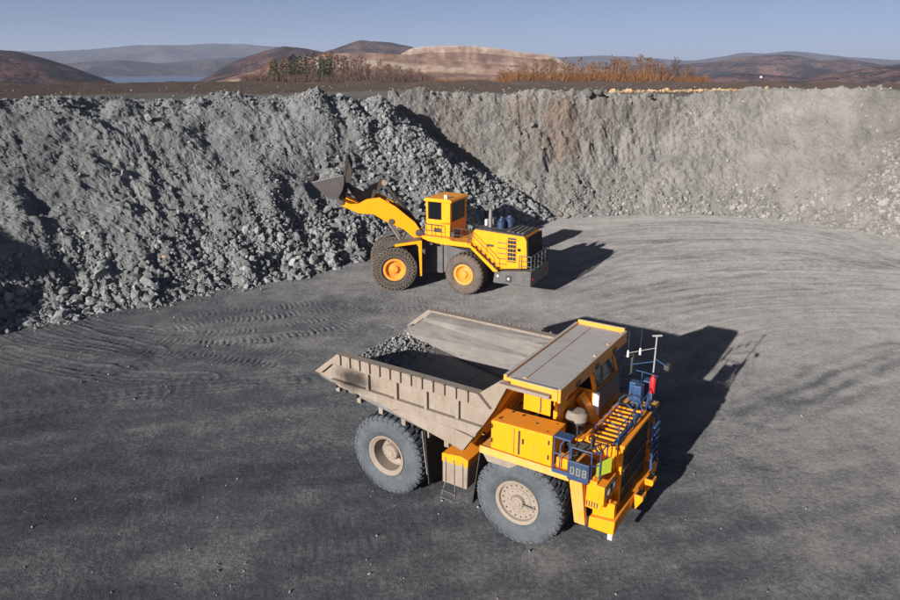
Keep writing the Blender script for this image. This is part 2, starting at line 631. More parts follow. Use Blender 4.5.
def smooth_line(pts, n=6):
    """Catmull-Rom through points"""
    p = [np.array(q, float) for q in pts]
    p = [2 * p[0] - p[1]] + p + [2 * p[-1] - p[-2]]
    out = []
    for i in range(1, len(p) - 2):
        for k in range(n):
            t = k / n
            out.append(tuple(0.5 * ((2 * p[i]) + (-p[i - 1] + p[i + 1]) * t + (2 * p[i - 1] - 5 * p[i] + 4 * p[i + 1] - p[i + 2]) * t * t
                                    + (-p[i - 1] + 3 * p[i] - 3 * p[i + 1] + p[i + 2]) * t ** 3)))
    out.append(tuple(p[-2]))
    return out

# ================================================================== TERRAIN
# ---- pit floor: polar sheet so that the mesh is finest where one stands
TRACKS = {
    'l1': [(-26.4, 39.0), (-23.8, 37.1), (-21.0, 36.2), (-19.1, 35.6), (-16.5, 35.3)],
    'l2': [(-25.0, 40.4), (-22.5, 38.4), (-20.0, 36.8), (-16.7, 35.6)],
    'l3': [(-24.9, 41.9), (-21.9, 39.6), (-19.0, 38.4), (-15.8, 37.9)],
    'l4': [(-24.8, 35.3), (-20.2, 33.1), (-18.0, 32.5), (-15.3, 31.9), (-12.5, 31.7)],
    'l5': [(-20.0, 27.5), (-16.5, 29.5), (-12.2, 30.8), (-7.5, 31.7), (-5.8, 33.5)],
    'l6': [(-20.9, 28.9), (-18.1, 31.7), (-15.5, 34.2), (-13.0, 36.3), (-8.8, 37.9), (-4.2, 38.7)],
    'lug1': [(-17.1, 39.6), (-14.5, 41.2), (-11.6, 41.9), (-7.9, 43.3)],
    'lug2': [(-17.0, 36.3), (-13.3, 35.6), (-10.3, 34.7), (-8.8, 34.2)],
    'lug3': [(-14.5, 37.4), (-11.2, 38.0), (-7.4, 40.1), (-5.2, 42.3)],
    'r1': [(9.5, 50.4), (14.3, 56.3), (21.0, 61.7), (27.1, 63.3), (32.5, 61.0), (35.0, 57.4), (36.0, 53.5)],
    'r2': [(7.8, 46.6), (14.9, 52.3), (22.8, 56.7), (29.5, 56.7), (34.1, 50.4)],
    'r3': [(10.1, 44.4), (16.6, 47.8), (24.3, 52.3), (31.6, 54.1), (35.7, 52.9)],
    'r4': [(10.8, 41.4), (18.2, 44.4), (24.7, 46.6), (32.5, 47.8)],
    'r5': [(13.3, 28.0), (17.0, 30.5), (21.6, 33.5), (25.0, 35.6)],
    'r6': [(14.2, 27.5), (17.6, 29.8), (22.1, 32.6), (24.5, 33.9)],
    'r7': [(13.2, 63.8), (19.9, 67.7), (27.2, 68.7), (33.6, 65.0), (37.9, 59.5)],
    'b1': [(-5.4, 19.8), (-3.5, 20.3), (-1.8, 21.2)],
    'b2': [(-5.5, 18.6), (-3.3, 19.0), (-1.0, 19.8)],
    'm1': [(-8.1, 44.4), (-3.3, 43.3), (2.0, 44.4), (7.8, 46.6)],
}


def floor_fields(x, y):
    h = 0.04 * fbm(x * 0.12, y * 0.12, 1.0, 2) + 0.008 * fbm(x * 0.9, y * 0.9, 2.0, 3) + 0.008 * fbm(x * 3.0, y * 3.0, 5.0, 3, 0.85)
    # tone: paler towards the right and far side, darker on the left and in front
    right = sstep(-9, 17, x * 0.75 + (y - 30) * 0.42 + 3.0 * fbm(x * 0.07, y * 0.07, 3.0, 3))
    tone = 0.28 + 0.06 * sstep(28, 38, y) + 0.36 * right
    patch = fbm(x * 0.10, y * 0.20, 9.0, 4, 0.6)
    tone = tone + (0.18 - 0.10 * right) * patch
    for k, pts in TRACKS.items():
        line = smooth_line(pts, 5)
        d, s, run = seg_dist(x, y, line)
        wob = 0.25 * perlin(run * 0.6, s * 0 + len(k) * 3.3)
        s = s + wob
        d = np.abs(s) + np.where(d > np.abs(s) + 0.8, 9, 0)
        fade = sstep(2.2, 0.9, d) * (0.55 + 0.45 * sstep(-0.3, 0.3, fbm(run * 0.25, run * 0 + 4.0, 2.0, 2)))
        if k[0] in 'l' and not k.startswith('lug'):
            rut = -0.05 * np.exp(-(d / 0.75) ** 4)
            for off, am in ((0.82, 0.10), (0.38, 0.05), (-0.08, 0.06), (-0.5, 0.045), (-0.86, 0.06)):
                rut = rut + am * np.exp(-((s - off) / 0.10) ** 2) * (0.6 + 0.8 * perlin(run * 0.8, run * 0 + off * 9))
            lug = 0.012 * np.sin(run * 2 * pi / 0.5 + 2.2 * np.abs(s)) * np.exp(-(d / 0.7) ** 4)
            h = h + (rut + lug) * fade
            tone = tone - 0.10 * np.exp(-(d / 0.8) ** 2) * fade
        elif k.startswith('lug') or k[0] in 'mb':
            for off in ((-0.0,) if k[0] == 'b' else (-0.9, 0.9)):
                e = np.abs(s - off)
                lug = 0.027 * np.tanh(2.5 * np.sin(run * 2 * pi / 0.34 + 3.6 * e)) * np.exp(-(e / 0.52) ** 8) * sstep(-0.7, 0.1, fbm(x * 0.6, y * 0.6, 44.0, 2))
                amp = {'l': 1.0, 'm': 0.45, 'b': 0.25}[k[0]]
                h = h + amp * (lug - 0.04 * np.exp(-(e / 0.6) ** 4)) * fade
            tone = tone - 0.06 * np.exp(-(d / 1.2) ** 2) * fade
        else:
            for off in (-1.0, 1.0, 0.2):
                e = s - off + 0.35 * perlin(run * 0.3, run * 0 + off)
                h = h + fade * (-0.010 * np.exp(-(e / 0.45) ** 2) + 0.012 * np.exp(-((e - 0.6) / 0.2) ** 2))
                tone = tone - 0.20 * fade * np.exp(-(e / 0.30) ** 2)
    # sweeping streaks of dust along the turning circle of the trucks (centre near the loader's right)
    cx, cy = 25.0, 30.0
    rr = np.hypot((x - cx) / 1.25, y - cy)
    ang = np.arctan2(y - cy, x - cx)
    streak = fbm(rr * 2.6, ang * 0.9, 7.0, 4, 0.65)
    msk = sstep(0, 12, x - 0.1 * y) * sstep(24, 36, y) * sstep(5, 12, rr)
    tone = tone + (0.17 * streak + 0.12 * fbm(rr * 9.0, ang * 1.4, 8.0, 2)) * msk
    # straight wheel streaks in the open front area
    u = x * 0.96 + y * 0.28
    v = x * -0.28 + y * 0.96
    tone = tone + 0.14 * fbm(u * 0.16, v * 0.8, 4.0, 4) * sstep(40, 26, y)
    return h, np.clip(tone, 0, 1)


rad_ = np.exp(np.r_[np.linspace(math.log(9.0), math.log(24), 150)[:-1], np.linspace(math.log(24), math.log(47), 360)[:-1], np.linspace(math.log(47), math.log(100.0), 170)])
ang_ = np.r_[np.linspace(rad(-52), rad(-36), 40)[:-1], np.linspace(rad(-36), rad(-2), 370)[:-1], np.linspace(rad(-2), rad(52), 260)]
nr, nc = len(rad_), len(ang_)
RR, AA = np.meshgrid(rad_, ang_, indexing='ij')
X, Y = RR * np.sin(AA), RR * np.cos(AA)
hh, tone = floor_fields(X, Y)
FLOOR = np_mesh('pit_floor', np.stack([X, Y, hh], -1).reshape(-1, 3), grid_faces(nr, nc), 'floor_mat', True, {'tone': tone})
tag(FLOOR, kind='structure')


def floor_z(x, y):
    return float(floor_fields(np.array([x], float), np.array([y], float))[0][0])


# ---- swept slopes: foot line to crest line
def sweep(name, stations, ns, nt_, q_fn, disp_fn, tone_fn, mat, back=5.0, nback=14, extra=None):
    st = np.array(stations, float)          # xf yf xc yc zc
    d = np.r_[0, np.cumsum(np.hypot(*(np.diff((st[:, :2] + st[:, 2:4]) / 2, axis=0).T)))]
    # catmull-rom resample
    pts = smooth_line([tuple(r) for r in st], 12)
    pts = np.array(pts)
    dd = np.r_[0, np.cumsum(np.hypot(*(np.diff((pts[:, :2] + pts[:, 2:4]) / 2, axis=0).T)))]
    s = np.linspace(0, dd[-1], ns)
    P = np.stack([np.interp(s, dd, pts[:, k]) for k in range(5)], 1)
    t = np.r_[np.linspace(-0.06, 1.0, nt_), 1 + (np.arange(1, nback + 1) / nback) ** 1.3]
    S, Tt = np.meshgrid(s, t, indexing='ij')
    xf, yf, xc, yc, zc = (P[:, k][:, None] for k in range(5))
    hz = np.clip(Tt, -1, 1)
    q = q_fn(S, hz)
    over = np.clip(Tt - 1, 0, None) * back
    dl = np.hypot(xc - xf, yc - yf)
    ux, uy = (xc - xf) / dl, (yc - yf) / dl
    x = xf + (xc - xf) * q + ux * over
    y = yf + (yc - yf) * q + uy * over
    z = zc * hz - 0.9 * (over / back) ** 1.5
    nx, ny, nz = -ux * 0.62, -uy * 0.62, 0.78
    dsp = disp_fn(S, Tt, x, y, z)
    fadeb = sstep(2.0, 1.5, Tt)
    x = x + nx * dsp * fadeb
    y = y + ny * dsp * fadeb
    z = z + nz * dsp * fadeb
    V = np.stack([x, y, z], -1)
    tone = tone_fn(S, Tt, x, y, z)
    attrs = {'tone': tone}
    if extra:
        attrs.update({k: f(S, Tt, x, y, z) for k, f in extra.items()})
    o = np_mesh(name, V.reshape(-1, 3), grid_faces(ns, len(t))[:, ::-1], mat, False, attrs)
    tag(o, kind='structure')
    gs, gt = np.gradient(V, axis=0), np.gradient(V, axis=1)
    N = np.cross(gt, gs)
    N /= np.linalg.norm(N, axis=-1)[..., None] + 1e-9
    if N[..., 2].mean() < 0:
        N = -N
    return dict(obj=o, V=V, N=N, S=S, T=Tt, s=s, t=t)


ST_A = [(-32, 19, -42, 19, 9.5), (-31.8, 29.5, -42, 33.5, 10.8), (-28.9, 37.0, -40, 45.5, 12.8), (-24.4, 40.8, -36, 53, 12.5),
        (-20, 43.7, -29.5, 57.5, 12.5), (-15.8, 47.3, -24.5, 61.5, 12.4), (-11.4, 50.4, -18.5, 65, 12.5), (-6.7, 56.0, -12.5, 67.5, 12.3),
        (-1, 60.8, -9.0, 69, 12.0), (4.6, 65, -7.8, 70, 11.8), (9.6, 70.3, -7, 71, 11.6), (9.6, 77, -7.5, 74, 11.6)]


def q_A(S, t):
    # a little concave: flat apron at the foot, steeper towards the crest
    wob = (0.075 * fbm(S * 0.42, S * 0 + 2.0, 71.0, 3)) * np.clip(1 - t, 0, 1.3) ** 2
    return np.where(t < 0, t * 1.5, np.clip(t, 0, 1) ** 0.93) + wob


def disp_A(S, t, x, y, z):
    big = 0.75 * fbm(S * 0.12, t * 2.6, 1.0, 3)
    med = 0.36 * fbm(x * 0.42, y * 0.42, z * 0.42, 3, 0.55)
    sml = 0.17 * np.abs(fbm(x * 1.5, y * 1.5, z * 1.5, 3, 0.6))
    # raking gullies down the upper face
    g = np.abs(fbm(S * 0.55 + 1.1 * t, t * 2.4, 6.0, 4, 0.6)) - 0.3
    gul = 0.38 * g * sstep(-0.25, 0.35, fbm(S * 0.12, t * 1.4, 73.0, 2)) * sstep(0.12, 0.4, t) * sstep(1.02, 0.8, t) * sstep(14, 22, S) * sstep(60, 48, S)
    slab = 0.5 * np.round(fbm(x * 0.55, y * 0.55, z * 0.55, 3) * 4) / 4
    crest = 0.8 * fbm(S * 0.28, t * 0 + 3.0, 8.0, 3) * np.exp(-((t - 1) / 0.12) ** 2)
    foot = sstep(-0.05, 0.1, t)
    return (big + med + slab * 0.3) * foot + sml + gul + crest


def tone_A(S, t, x, y, z):
    return np.clip(0.48 + 0.25 * fbm(S * 0.2, t * 1.5, 2.0, 3) + 0.15 * fbm(S * 0.9, t * 2.0, 5.0, 2), 0, 1)


SLOPE = sweep('rubble_slope', ST_A, 620, 190, q_A, disp_A, tone_A, 'slope_mat', back=4.0)

ST_B = [(-9, 72, -6.5, 77, 12.3), (2, 72, 1, 79, 12.4), (9.5, 71.5, 10, 79.5, 12.4), (16, 72.7, 17, 81, 12.2), (22, 73.3, 23, 82, 12.1), (27, 73, 29, 82.5, 12.4),
        (32, 71.8, 36, 82, 12.7), (36, 69.2, 43, 78, 12.7), (41.6, 63.2, 53, 71, 12.4), (49, 55, 61, 62, 12.3), (54, 45, 67, 51, 12.3)]


def q_B(S, t):
    tc = np.clip(t, 0, 1)
    steep = np.interp(tc, [0, 0.22, 0.38, 0.7, 0.93, 1.0], [0, 0.42, 0.62, 0.80, 0.90, 1.0])
    soft = np.interp(tc, [0, 0.12, 0.5, 0.85, 1.0], [0, 0.2, 0.55, 0.86, 1.0])
    w = sstep(40, 26, S)
    return np.where(t < 0, t * 1.6, steep * w + soft * (1 - w))


def disp_B(S, t, x, y, z):
    big = 0.8 * fbm(S * 0.11, t * 1.1, 11.0, 3)
    med = 0.40 * fbm(x * 0.5, y * 0.5, z * 0.5, 3, 0.55)
    sml = 0.14 * fbm(x * 1.8, y * 1.8, z * 1.8, 3, 0.65)
    w = sstep(46, 30, S)
    patch = 0.35 + 0.9 * sstep(-0.3, 0.4, fbm(S * 0.15, t * 1.0, 19.0, 2))
    but = (0.55 * np.abs(fbm(S * 0.3 + 0.5 * t, t * 1.3, 15.0, 4, 0.6)) + 0.25 * fbm(S * 0.8, z * 0.5, 13.0, 3, 0.6)) * sstep(0.25, 0.5, t) * sstep(1.08, 0.95, t) * w * patch
    slab = np.round(fbm(x * 0.42, y * 0.42, z * 0.36 + 3.0, 3, 0.6) * 5) / 5
    but = but + 0.34 * slab * sstep(0.05, 0.3, t) * sstep(1.2, 0.95, t) * (0.55 + 0.45 * w) * patch
    slide = 0.16 * np.abs(fbm(S * 0.55 - 2.5 * t, t * 2.6, 29.0, 3)) * (1 - w) * sstep(0.05, 0.25, t)
    crest = 0.5 * fbm(S * 0.45, t * 2.0, 18.0, 3) * np.exp(-((t - 1.05) / 0.16) ** 2)
    tal = 1.9 * np.exp(-((S - 58) / 4.5) ** 2) * sstep(-0.02, 0.15, t) * sstep(0.95, 0.3, t) + slide
    foot = sstep(-0.06, 0.12, t)
    return (big + med * (0.5 + 0.6 * w)) * foot + sml * (0.8 + 0.6 * w) + but + crest + tal


def tone_B(S, t, x, y, z):
    return np.clip(0.50 + 0.24 * fbm(S * 0.14, t * 2.6, 21.0, 4, 0.6) + 0.2 * fbm(S * 0.5 + 1.5 * t, t * 6.0, 22.0, 3)
                   - 0.28 * np.exp(-((S - 59) / 4.5) ** 2) * sstep(0.75, 0.5, t)
                   - 0.42 * sstep(47, 53, S - 6 * (1 - t)) * sstep(0.5, 0.75, t), 0, 1)


def brown_B(S, t, x, y, z):
    w = sstep(4, 10, S) * sstep(36, 24, S)
    return np.clip(w * sstep(0.3, 0.55, t) * sstep(1.0, 0.9, t) * (0.35 + 0.7 * fbm(S * 0.28, t * 1.0, 25.0, 3)) * 1.5
                   + 0.6 * np.exp(-((S - 55.5) / 2.2) ** 2) * np.exp(-((t - 0.7) / 0.12) ** 2), 0, 0.9)


WALL = sweep('pit_wall', ST_B, 560, 170, q_B, disp_B, tone_B, 'wall_mat', back=5.0, extra={'brown': brown_B})

# ---- plateau behind the crests, then the falling valley ground out to the horizon
pit_poly = [(-60, 5)] + [(r[2] - 0.4, r[3] + 0.4) for r in ST_A[:9]] + [(-8, 75)] + [(r[2], r[3] + 1.2) for r in ST_B] + [(75, 5)]


def in_poly(x, y, poly):
    ins = np.zeros(x.shape, bool)
    n = len(poly)
    for i in range(n):
        x0, y0 = poly[i]
        x1, y1 = poly[(i + 1) % n]
        if y0 == y1:
            continue
        c = ((y0 > y) != (y1 > y)) & (x < (x1 - x0) * (y - y0) / (y1 - y0) + x0)
        ins ^= c
    return ins


nr, nc = 230, 420
rad_ = np.exp(np.linspace(math.log(40.0), math.log(190.0), nr))
ang_ = np.linspace(rad(-75), rad(75), nc)
RR, AA = np.meshgrid(rad_, ang_, indexing='ij')
X, Y = RR * np.sin(AA), RR * np.cos(AA)
Z = 11.85 + 0.16 * fbm(X * 0.12, Y * 0.12, 31.0, 4) + 0.10 * fbm(X * 0.7, Y * 0.7, 33.0, 2)
berm = np.exp(-((RR - 150) / 9) ** 2)
Z = Z + berm * (0.55 + 0.5 * fbm(X * 0.15, Y * 0.15, 35.0, 3)) - 6 * sstep(162, 190, RR)
F_ = grid_faces(nr, nc)
cx = X.ravel()[F_].mean(1)
cy = Y.ravel()[F_].mean(1)
F_ = F_[~in_poly(cx, cy, pit_poly)]
tn = 0.15 + 0.6 * sstep(90, 106, RR + 6 * fbm(X * 0.05, Y * 0.05, 3.0, 3)) + 0.15 * fbm(X * 0.2, Y * 0.2, 2.0, 3)
PLAT = np_mesh('plateau', np.stack([X, Y, Z], -1).reshape(-1, 3), F_, 'plateau_mat', True, {'tone': np.clip(tn, 0, 1)})
tag(PLAT, kind='structure')


def valley_z(x, y):
    r = np.hypot(x, y)
    z = np.interp(r, [160, 185, 250, 520, 1300, 30000], [10.5, 6, 4.0, 3.0, -14.5, -14.5])
    return z + 0.6 * fbm(x * 0.01, y * 0.01, 41.0, 3) * sstep(180, 300, r) * sstep(1300, 800, r)


nr, nc = 130, 260
rad_ = np.exp(np.linspace(math.log(172.0), math.log(20000.0), nr))
ang_ = np.linspace(rad(-80), rad(80), nc)
RR, AA = np.meshgrid(rad_, ang_, indexing='ij')
X, Y = RR * np.sin(AA), RR * np.cos(AA)
VAL = np_mesh('valley_ground', np.stack([X, Y, valley_z(X, Y)], -1).reshape(-1, 3), grid_faces(nr, nc), 'valley_mat', True)
tag(VAL, kind='structure')

# ---- lake
lake_pts = []
for k in range(40):
    t = 2 * pi * k / 40
    r = 1.0 + 0.12 * sin(3 * t + 1) + 0.07 * sin(5 * t)
    lake_pts.append((-1075 + 480 * r * cos(t) - 180 * r * sin(t), 2450 + 1050 * r * sin(t)))
lk = MB()
lk.add([(x, y, -12.4) for x, y in lake_pts] + [(x, y, -14.6) for x, y in lake_pts],
       [tuple(range(40))] + [(i, (i + 1) % 40, 40 + (i + 1) % 40, 40 + i) for i in range(40)])
tag(lk.build('lake', 'water'), kind='structure')


# ---- hills: each a ridge with its own distance, skyline height and depth
def az(u):
    return math.atan((u - 450) / 692.3 * 0.949)


def hill(name, D, depth, sky_line, mat, amp=0.10, ns=240, nd=70, attrs_fn=None, terr=None):
    us = np.array([p[0] for p in sky_line], float)
    # height of the crest above the camera's eye level at distance D
    hs = np.array([(69.6 - p[1]) / 692.3 * D * 1.02 for p in sky_line]) + CAM_H
    az_ = np.array([az(u) for u in us])
    a = np.linspace(az_[0], az_[-1], ns)
    top = np.interp(a, az_, hs)
    ker = np.ones(5) / 5
    top = np.convolve(np.pad(top, 2, 'edge'), ker, 'valid')
    w = np.linspace(-1, 1, nd)
    Ag, Wg = np.meshgrid(a, w, indexing='ij')
    Rg = D + Wg * depth * (1 + 0.15 * fbm(Ag * 9, Wg * 0 + 2.0, D * 0.01, 2))
    prof = np.cos(Wg * pi / 2) ** 0.9
    base = -15.0
    Tg = top[:, None]
    if terr:
        st = prof * terr
        stf = np.floor(st)
        fr = st - stf
        prof = (stf + np.clip(fr / 0.62, 0, 1) ** 1.0) / terr
        prof = np.minimum(prof, 1)
    x, y = Rg * np.sin(Ag), Rg * np.cos(Ag)
    n = 0.5 - 1.3 * np.abs(fbm(x * 1.7 / depth, y * 1.7 / depth, D * 0.003, 6, 0.52))
    z = base + (Tg - base) * prof
    z = z + n * amp * (Tg - base).clip(5) * (1.15 - 0.85 * prof ** 3) * prof ** 0.3
    at = {'tone': attrs_fn(Ag, Wg, prof, x, y)} if attrs_fn else None
    o = np_mesh(name, np.stack([x, y, z], -1).reshape(-1, 3), grid_faces(ns, nd), mat, True, at)
    tag(o, kind='structure')
    return o


hill('distant_hills', 7400, 1500, [(-260, 60), (-100, 58), (0, 57), (60, 56.5), (100, 54), (140, 51.5), (185, 51), (215, 48.6), (235, 48.8), (265, 51), (300, 53), (350, 58),
     (420, 62), (520, 60), (560, 60), (600, 57.8), (640, 60), (690, 63), (720, 60), (740, 56.3), (765, 58), (785, 55.5), (810, 57.5), (850, 61), (900, 63), (1000, 62), (1160, 64)], 'hill_far', 0.5, 340)
hill('far_shore_hills', 4300, 700, [(20, 70), (60, 66), (85, 64), (120, 62), (160, 65), (200, 62), (240, 60), (280, 62), (330, 66)], 'hill_far', 0.5)
hill('left_hill', 1500, 420, [(-300, 60), (-150, 53), (-60, 54), (0, 54.5), (20, 56.5), (45, 61), (70, 67), (90, 73), (108, 78.5), (122, 85)], 'hill_brown', 0.26)
hill('shore_hill', 1950, 380, [(190, 84), (205, 76), (222, 68), (242, 61), (262, 55.5), (285, 50.5), (305, 52), (330, 55), (355, 58), (380, 66), (400, 76)], 'hill_brown', 0.24)
hill('dome_hill', 2600, 330, [(310, 62), (325, 54), (345, 48.6), (362, 44.6), (378, 44.8), (395, 47), (412, 50), (432, 56), (450, 66)], 'dome_mat', 0.16)


def bench(prof, n, tones):
    k = np.clip(np.floor(prof * n - 1e-3), 0, n - 1).astype(int)
    return np.array(tones)[k]


def spoil_tone(a, w, prof, x, y):
    return np.clip(bench(prof, 5, [0.22, 0.10, 0.5, 0.34, 0.66]) + 0.25 * sstep(0.93, 1.0, prof) + 0.20 * fbm(a * 160, prof * 2.0, 3.0, 3) + 0.25 * fbm(a * 30, prof * 4, 1.0, 3), 0, 1)


hill('spoil_heap', 1750, 260, [(385, 66), (400, 57), (412, 51.5), (425, 49.6), (450, 49.4), (475, 49.8), (500, 52), (525, 55.5), (550, 57), (562, 62), (580, 68), (600, 76)],
     'spoil_mat', 0.04, 220, 70, spoil_tone, terr=5)
hill('spoil_terrace', 1350, 190, [(215, 80), (240, 74), (275, 66), (305, 59.5), (335, 56), (370, 55.5), (410, 57), (450, 62), (490, 65), (530, 66.5), (570, 67), (610, 70), (650, 76)],
     'spoil_mat', 0.06, 220, 60, lambda a, w, p, x, y: np.clip(bench(p, 4, [0.5, 0.25, 0.66, 0.48]) + 0.32 * fbm(a * 45, p * 3, 2.0, 4), 0, 1), terr=4)
hill('right_hills', 3300, 750, [(560, 72), (600, 67), (640, 66.5), (680, 66), (710, 63.5), (735, 61), (755, 59.5), (775, 57.6), (800, 60), (822, 63), (840, 61.5), (860, 64), (885, 67), (920, 64), (980, 60), (1100, 62), (1200, 70)],
     'hill_purple', 0.5, 300)
hill('right_foothills', 1900, 420, [(660, 82), (700, 77), (740, 72.5), (770, 74), (800, 76), (840, 72), (870, 68.5), (905, 66), (960, 62), (1080, 60), (1200, 66)], 'hill_purple', 0.5)
hill('orange_terrace', 800, 120, [(395, 84), (410, 78.5), (440, 76.5), (500, 75.8), (540, 75), (580, 76), (640, 78), (700, 84)], 'spoil_mat', 0.06, 120, 30,
     lambda a, w, p, x, y: np.clip(0.42 + 0.3 * fbm(a * 60, p * 2, 2.0, 3), 0, 1), terr=2)

# ================================================================== ROCKS
def ico(sub):
    bm = bmesh.new()
    bmesh.ops.create_icosphere(bm, subdivisions=sub, radius=1.0)
    v = np.array([p.co[:] for p in bm.verts])
    f = np.array([[q.index for q in p.verts] for p in bm.faces])
    bm.free()
    return v, f


def rock_verts(sub, r, cuts):
    v, f = ico(sub)
    v = v * (1 + 0.18 * r.normal(size=(len(v), 1)))
    for k in range(cuts):
        n = r.normal(size=3)
        n /= np.linalg.norm(n)
        d = r.uniform(0.42, 0.8)
        over = v @ n - d
        v = v - np.where(over > 0, over, 0)[:, None] * n * 0.97
    v = v * r.uniform(0.75, 1.15, size=3)
    v /= np.abs(v).max()
    return v, f


r1 = np.random.default_rng(21)
SMALL = [rock_verts(1, r1, 5) for k in range(14)]
SMALL_V = np.stack([s[0] for s in SMALL])
SMALL_F = SMALL[0][1]
BOULDERS = {}
for bm_name in ('rock_boulder', 'rock_pale', 'rock_ochre', 'rock_black', 'rock_rust'):
    BOULDERS[bm_name] = []
    for k in range(9 if bm_name == 'rock_boulder' else 5):
        v, f = rock_verts(2, r1, 9)
        me = bpy.data.meshes.new('boulder')
        me.from_pydata(v.tolist(), [], f.tolist())
        me.materials.append(MATS[bm_name])
        BOULDERS[bm_name].append(me)


def rand_rot(n, r):
    q = r.normal(size=(n, 4))
    q /= np.linalg.norm(q, axis=1)[:, None]
    w, x, y, z = q.T
    return np.stack([np.stack([1 - 2 * (y * y + z * z), 2 * (x * y - z * w), 2 * (x * z + y * w)], -1),
                     np.stack([2 * (x * y + z * w), 1 - 2 * (x * x + z * z), 2 * (y * z - x * w)], -1),
                     np.stack([2 * (x * z - y * w), 2 * (y * z + x * w), 1 - 2 * (x * x + y * y)], -1)], 1)


def stone_field(name, pos, size, mat, label, cat, r):
    n = len(pos)
    R_ = rand_rot(n, r)
    base = SMALL_V[r.integers(0, len(SMALL_V), n)] * size[:, None, None] * r.uniform(0.65, 1.0, size=(n, 1, 3))
    v = np.einsum('nij,nkj->nki', R_, base) + pos[:, None, :]
    nv = v.shape[1]
    f = (SMALL_F[None] + (np.arange(n) * nv)[:, None, None]).reshape(-1, 3)
    o = np_mesh(name, v.reshape(-1, 3), f, mat)
    return tag(o, label, cat, kind='stuff')


def pick(surf, n, wfn, r, tmax=1.25):
    S, Tt = surf['S'], surf['T']
    w = wfn(S, Tt) * ((Tt > -0.03) & (Tt < tmax))
    w = np.clip(w, 0, None) * np.linalg.norm(np.gradient(surf['V'], axis=1), axis=-1)
    p = (w / w.sum()).ravel()
    i = r.choice(p.size, n, p=p)
    return surf['V'].reshape(-1, 3)[i], surf['N'].reshape(-1, 3)[i], S.ravel()[i], Tt.ravel()[i]


r2 = np.random.default_rng(33)
# slope A: coarse at the foot and along the right flank, finer above
def w_A(S, t):
    clump = np.clip(0.55 + 1.1 * fbm(S * 0.22, t * 2.2, 51.0, 3), 0.05, 2)
    foot = 2.2 * sstep(0.42, 0.05, t)
    flank = 1.6 * sstep(56, 68, S)
    top = 0.9 * sstep(0.8, 1.0, t)
    face = 0.45 * sstep(20, 30, S) * sstep(64, 54, S)
    raked = sstep(17, 26, S) * sstep(58, 50, S) * sstep(0.22, 0.40, t) * sstep(1.0, 0.88, t) * sstep(-0.35, 0.1, fbm(S * 0.16, t * 1.3, 57.0, 2))
    return ((0.45 + foot + flank + top) * clump + 0.1) * (1 - 0.78 * raked)


P_, N_, S_, T_ = pick(SLOPE, 26000, w_A, r2)
sz = 0.052 * np.exp(r2.normal(0.35, 0.58, len(P_))) * (1 + 1.3 * sstep(0.35, 0.05, T_) + 1.2 * sstep(50, 60, S_))
sz = np.clip(sz, 0.03, 0.5)
stone_field('slope_stones', P_ + N_ * (sz * 0.25)[:, None], sz, 'rock_dark', 'loose dark grey broken rock covering the rubble slope', 'stones', r2)


def w_B(S, t):
    clump = np.clip(0.4 + 1.3 * fbm(S * 0.25, t * 2.0, 61.0, 3), 0.02, 2)
    return (1.6 * sstep(0.34, 0.02, t) + 0.5 * sstep(0.95, 1.05, t) + 3.2 * np.exp(-((S - 58) / 5.0) ** 2) * sstep(0.85, 0.5, t)
            + 0.8 * np.exp(-((S - 33 - (0.9 - t) * 9) / 2.2) ** 2) * sstep(0.95, 0.8, t)) * clump + 0.06


n = 1500
i_ = r2.integers(40, SLOPE['V'].shape[0] - 60, n)
j0 = int(np.argmin(np.abs(SLOPE['t'])))
base_ = SLOPE['V'][i_, j0]
up_ = SLOPE['V'][i_, j0 + 30] - base_
dn = -up_[:, :2] / (np.linalg.norm(up_[:, :2], axis=1)[:, None] + 1e-6)
off_ = r2.exponential(0.55, n)
sz = np.clip(0.06 * np.exp(r2.normal(0.2, 0.6, n)) * np.exp(-off_ * 0.25), 0.025, 0.38)
fx, fy = base_[:, 0] + dn[:, 0] * off_, base_[:, 1] + dn[:, 1] * off_
stone_field('foot_stones', np.stack([fx, fy, floor_fields(fx, fy)[0] + sz * 0.3], -1), sz, 'rock_dark', 'loose stones rolled onto the floor along the foot of the rubble slope', 'stones', r2)
P_, N_, S_, T_ = pick(WALL, 9000, w_B, r2, 1.6)
sz = np.clip(0.075 * np.exp(r2.normal(0.2, 0.5, len(P_))) * (1 + 0.6 * sstep(0.3, 0.02, T_)), 0.04, 0.42)
stone_field('wall_stones', P_ + N_ * (sz * 0.25)[:, None], sz, 'rock_pale', 'loose pale grey stones at the foot of the cut wall', 'stones', r2)

# pebbles on the floor: denser near the slope foot and in the churned left part
n = 3800
aa = r2.uniform(rad(-48), rad(46), n * 3)
rr = np.exp(r2.uniform(math.log(15), math.log(74), n * 3))
px_, py_ = rr * np.sin(aa), rr * np.cos(aa)
w = 0.15 + 1.5 * sstep(-4, -14, px_) * sstep(26, 34, py_) + 0.5 * sstep(55, 70, py_)
keep = (r2.uniform(0, 2.0, n * 3) < w)
px_, py_ = px_[keep][:n], py_[keep][:n]
hz_, _ = floor_fields(px_, py_)
sz = np.clip(0.028 * np.exp(r2.normal(0.05, 0.45, len(px_))), 0.018, 0.085)
stone_field('floor_pebbles', np.stack([px_, py_, hz_ + sz * 0.2], -1), sz, 'pebble', 'small loose pebbles scattered over the pit floor', 'pebbles', r2)


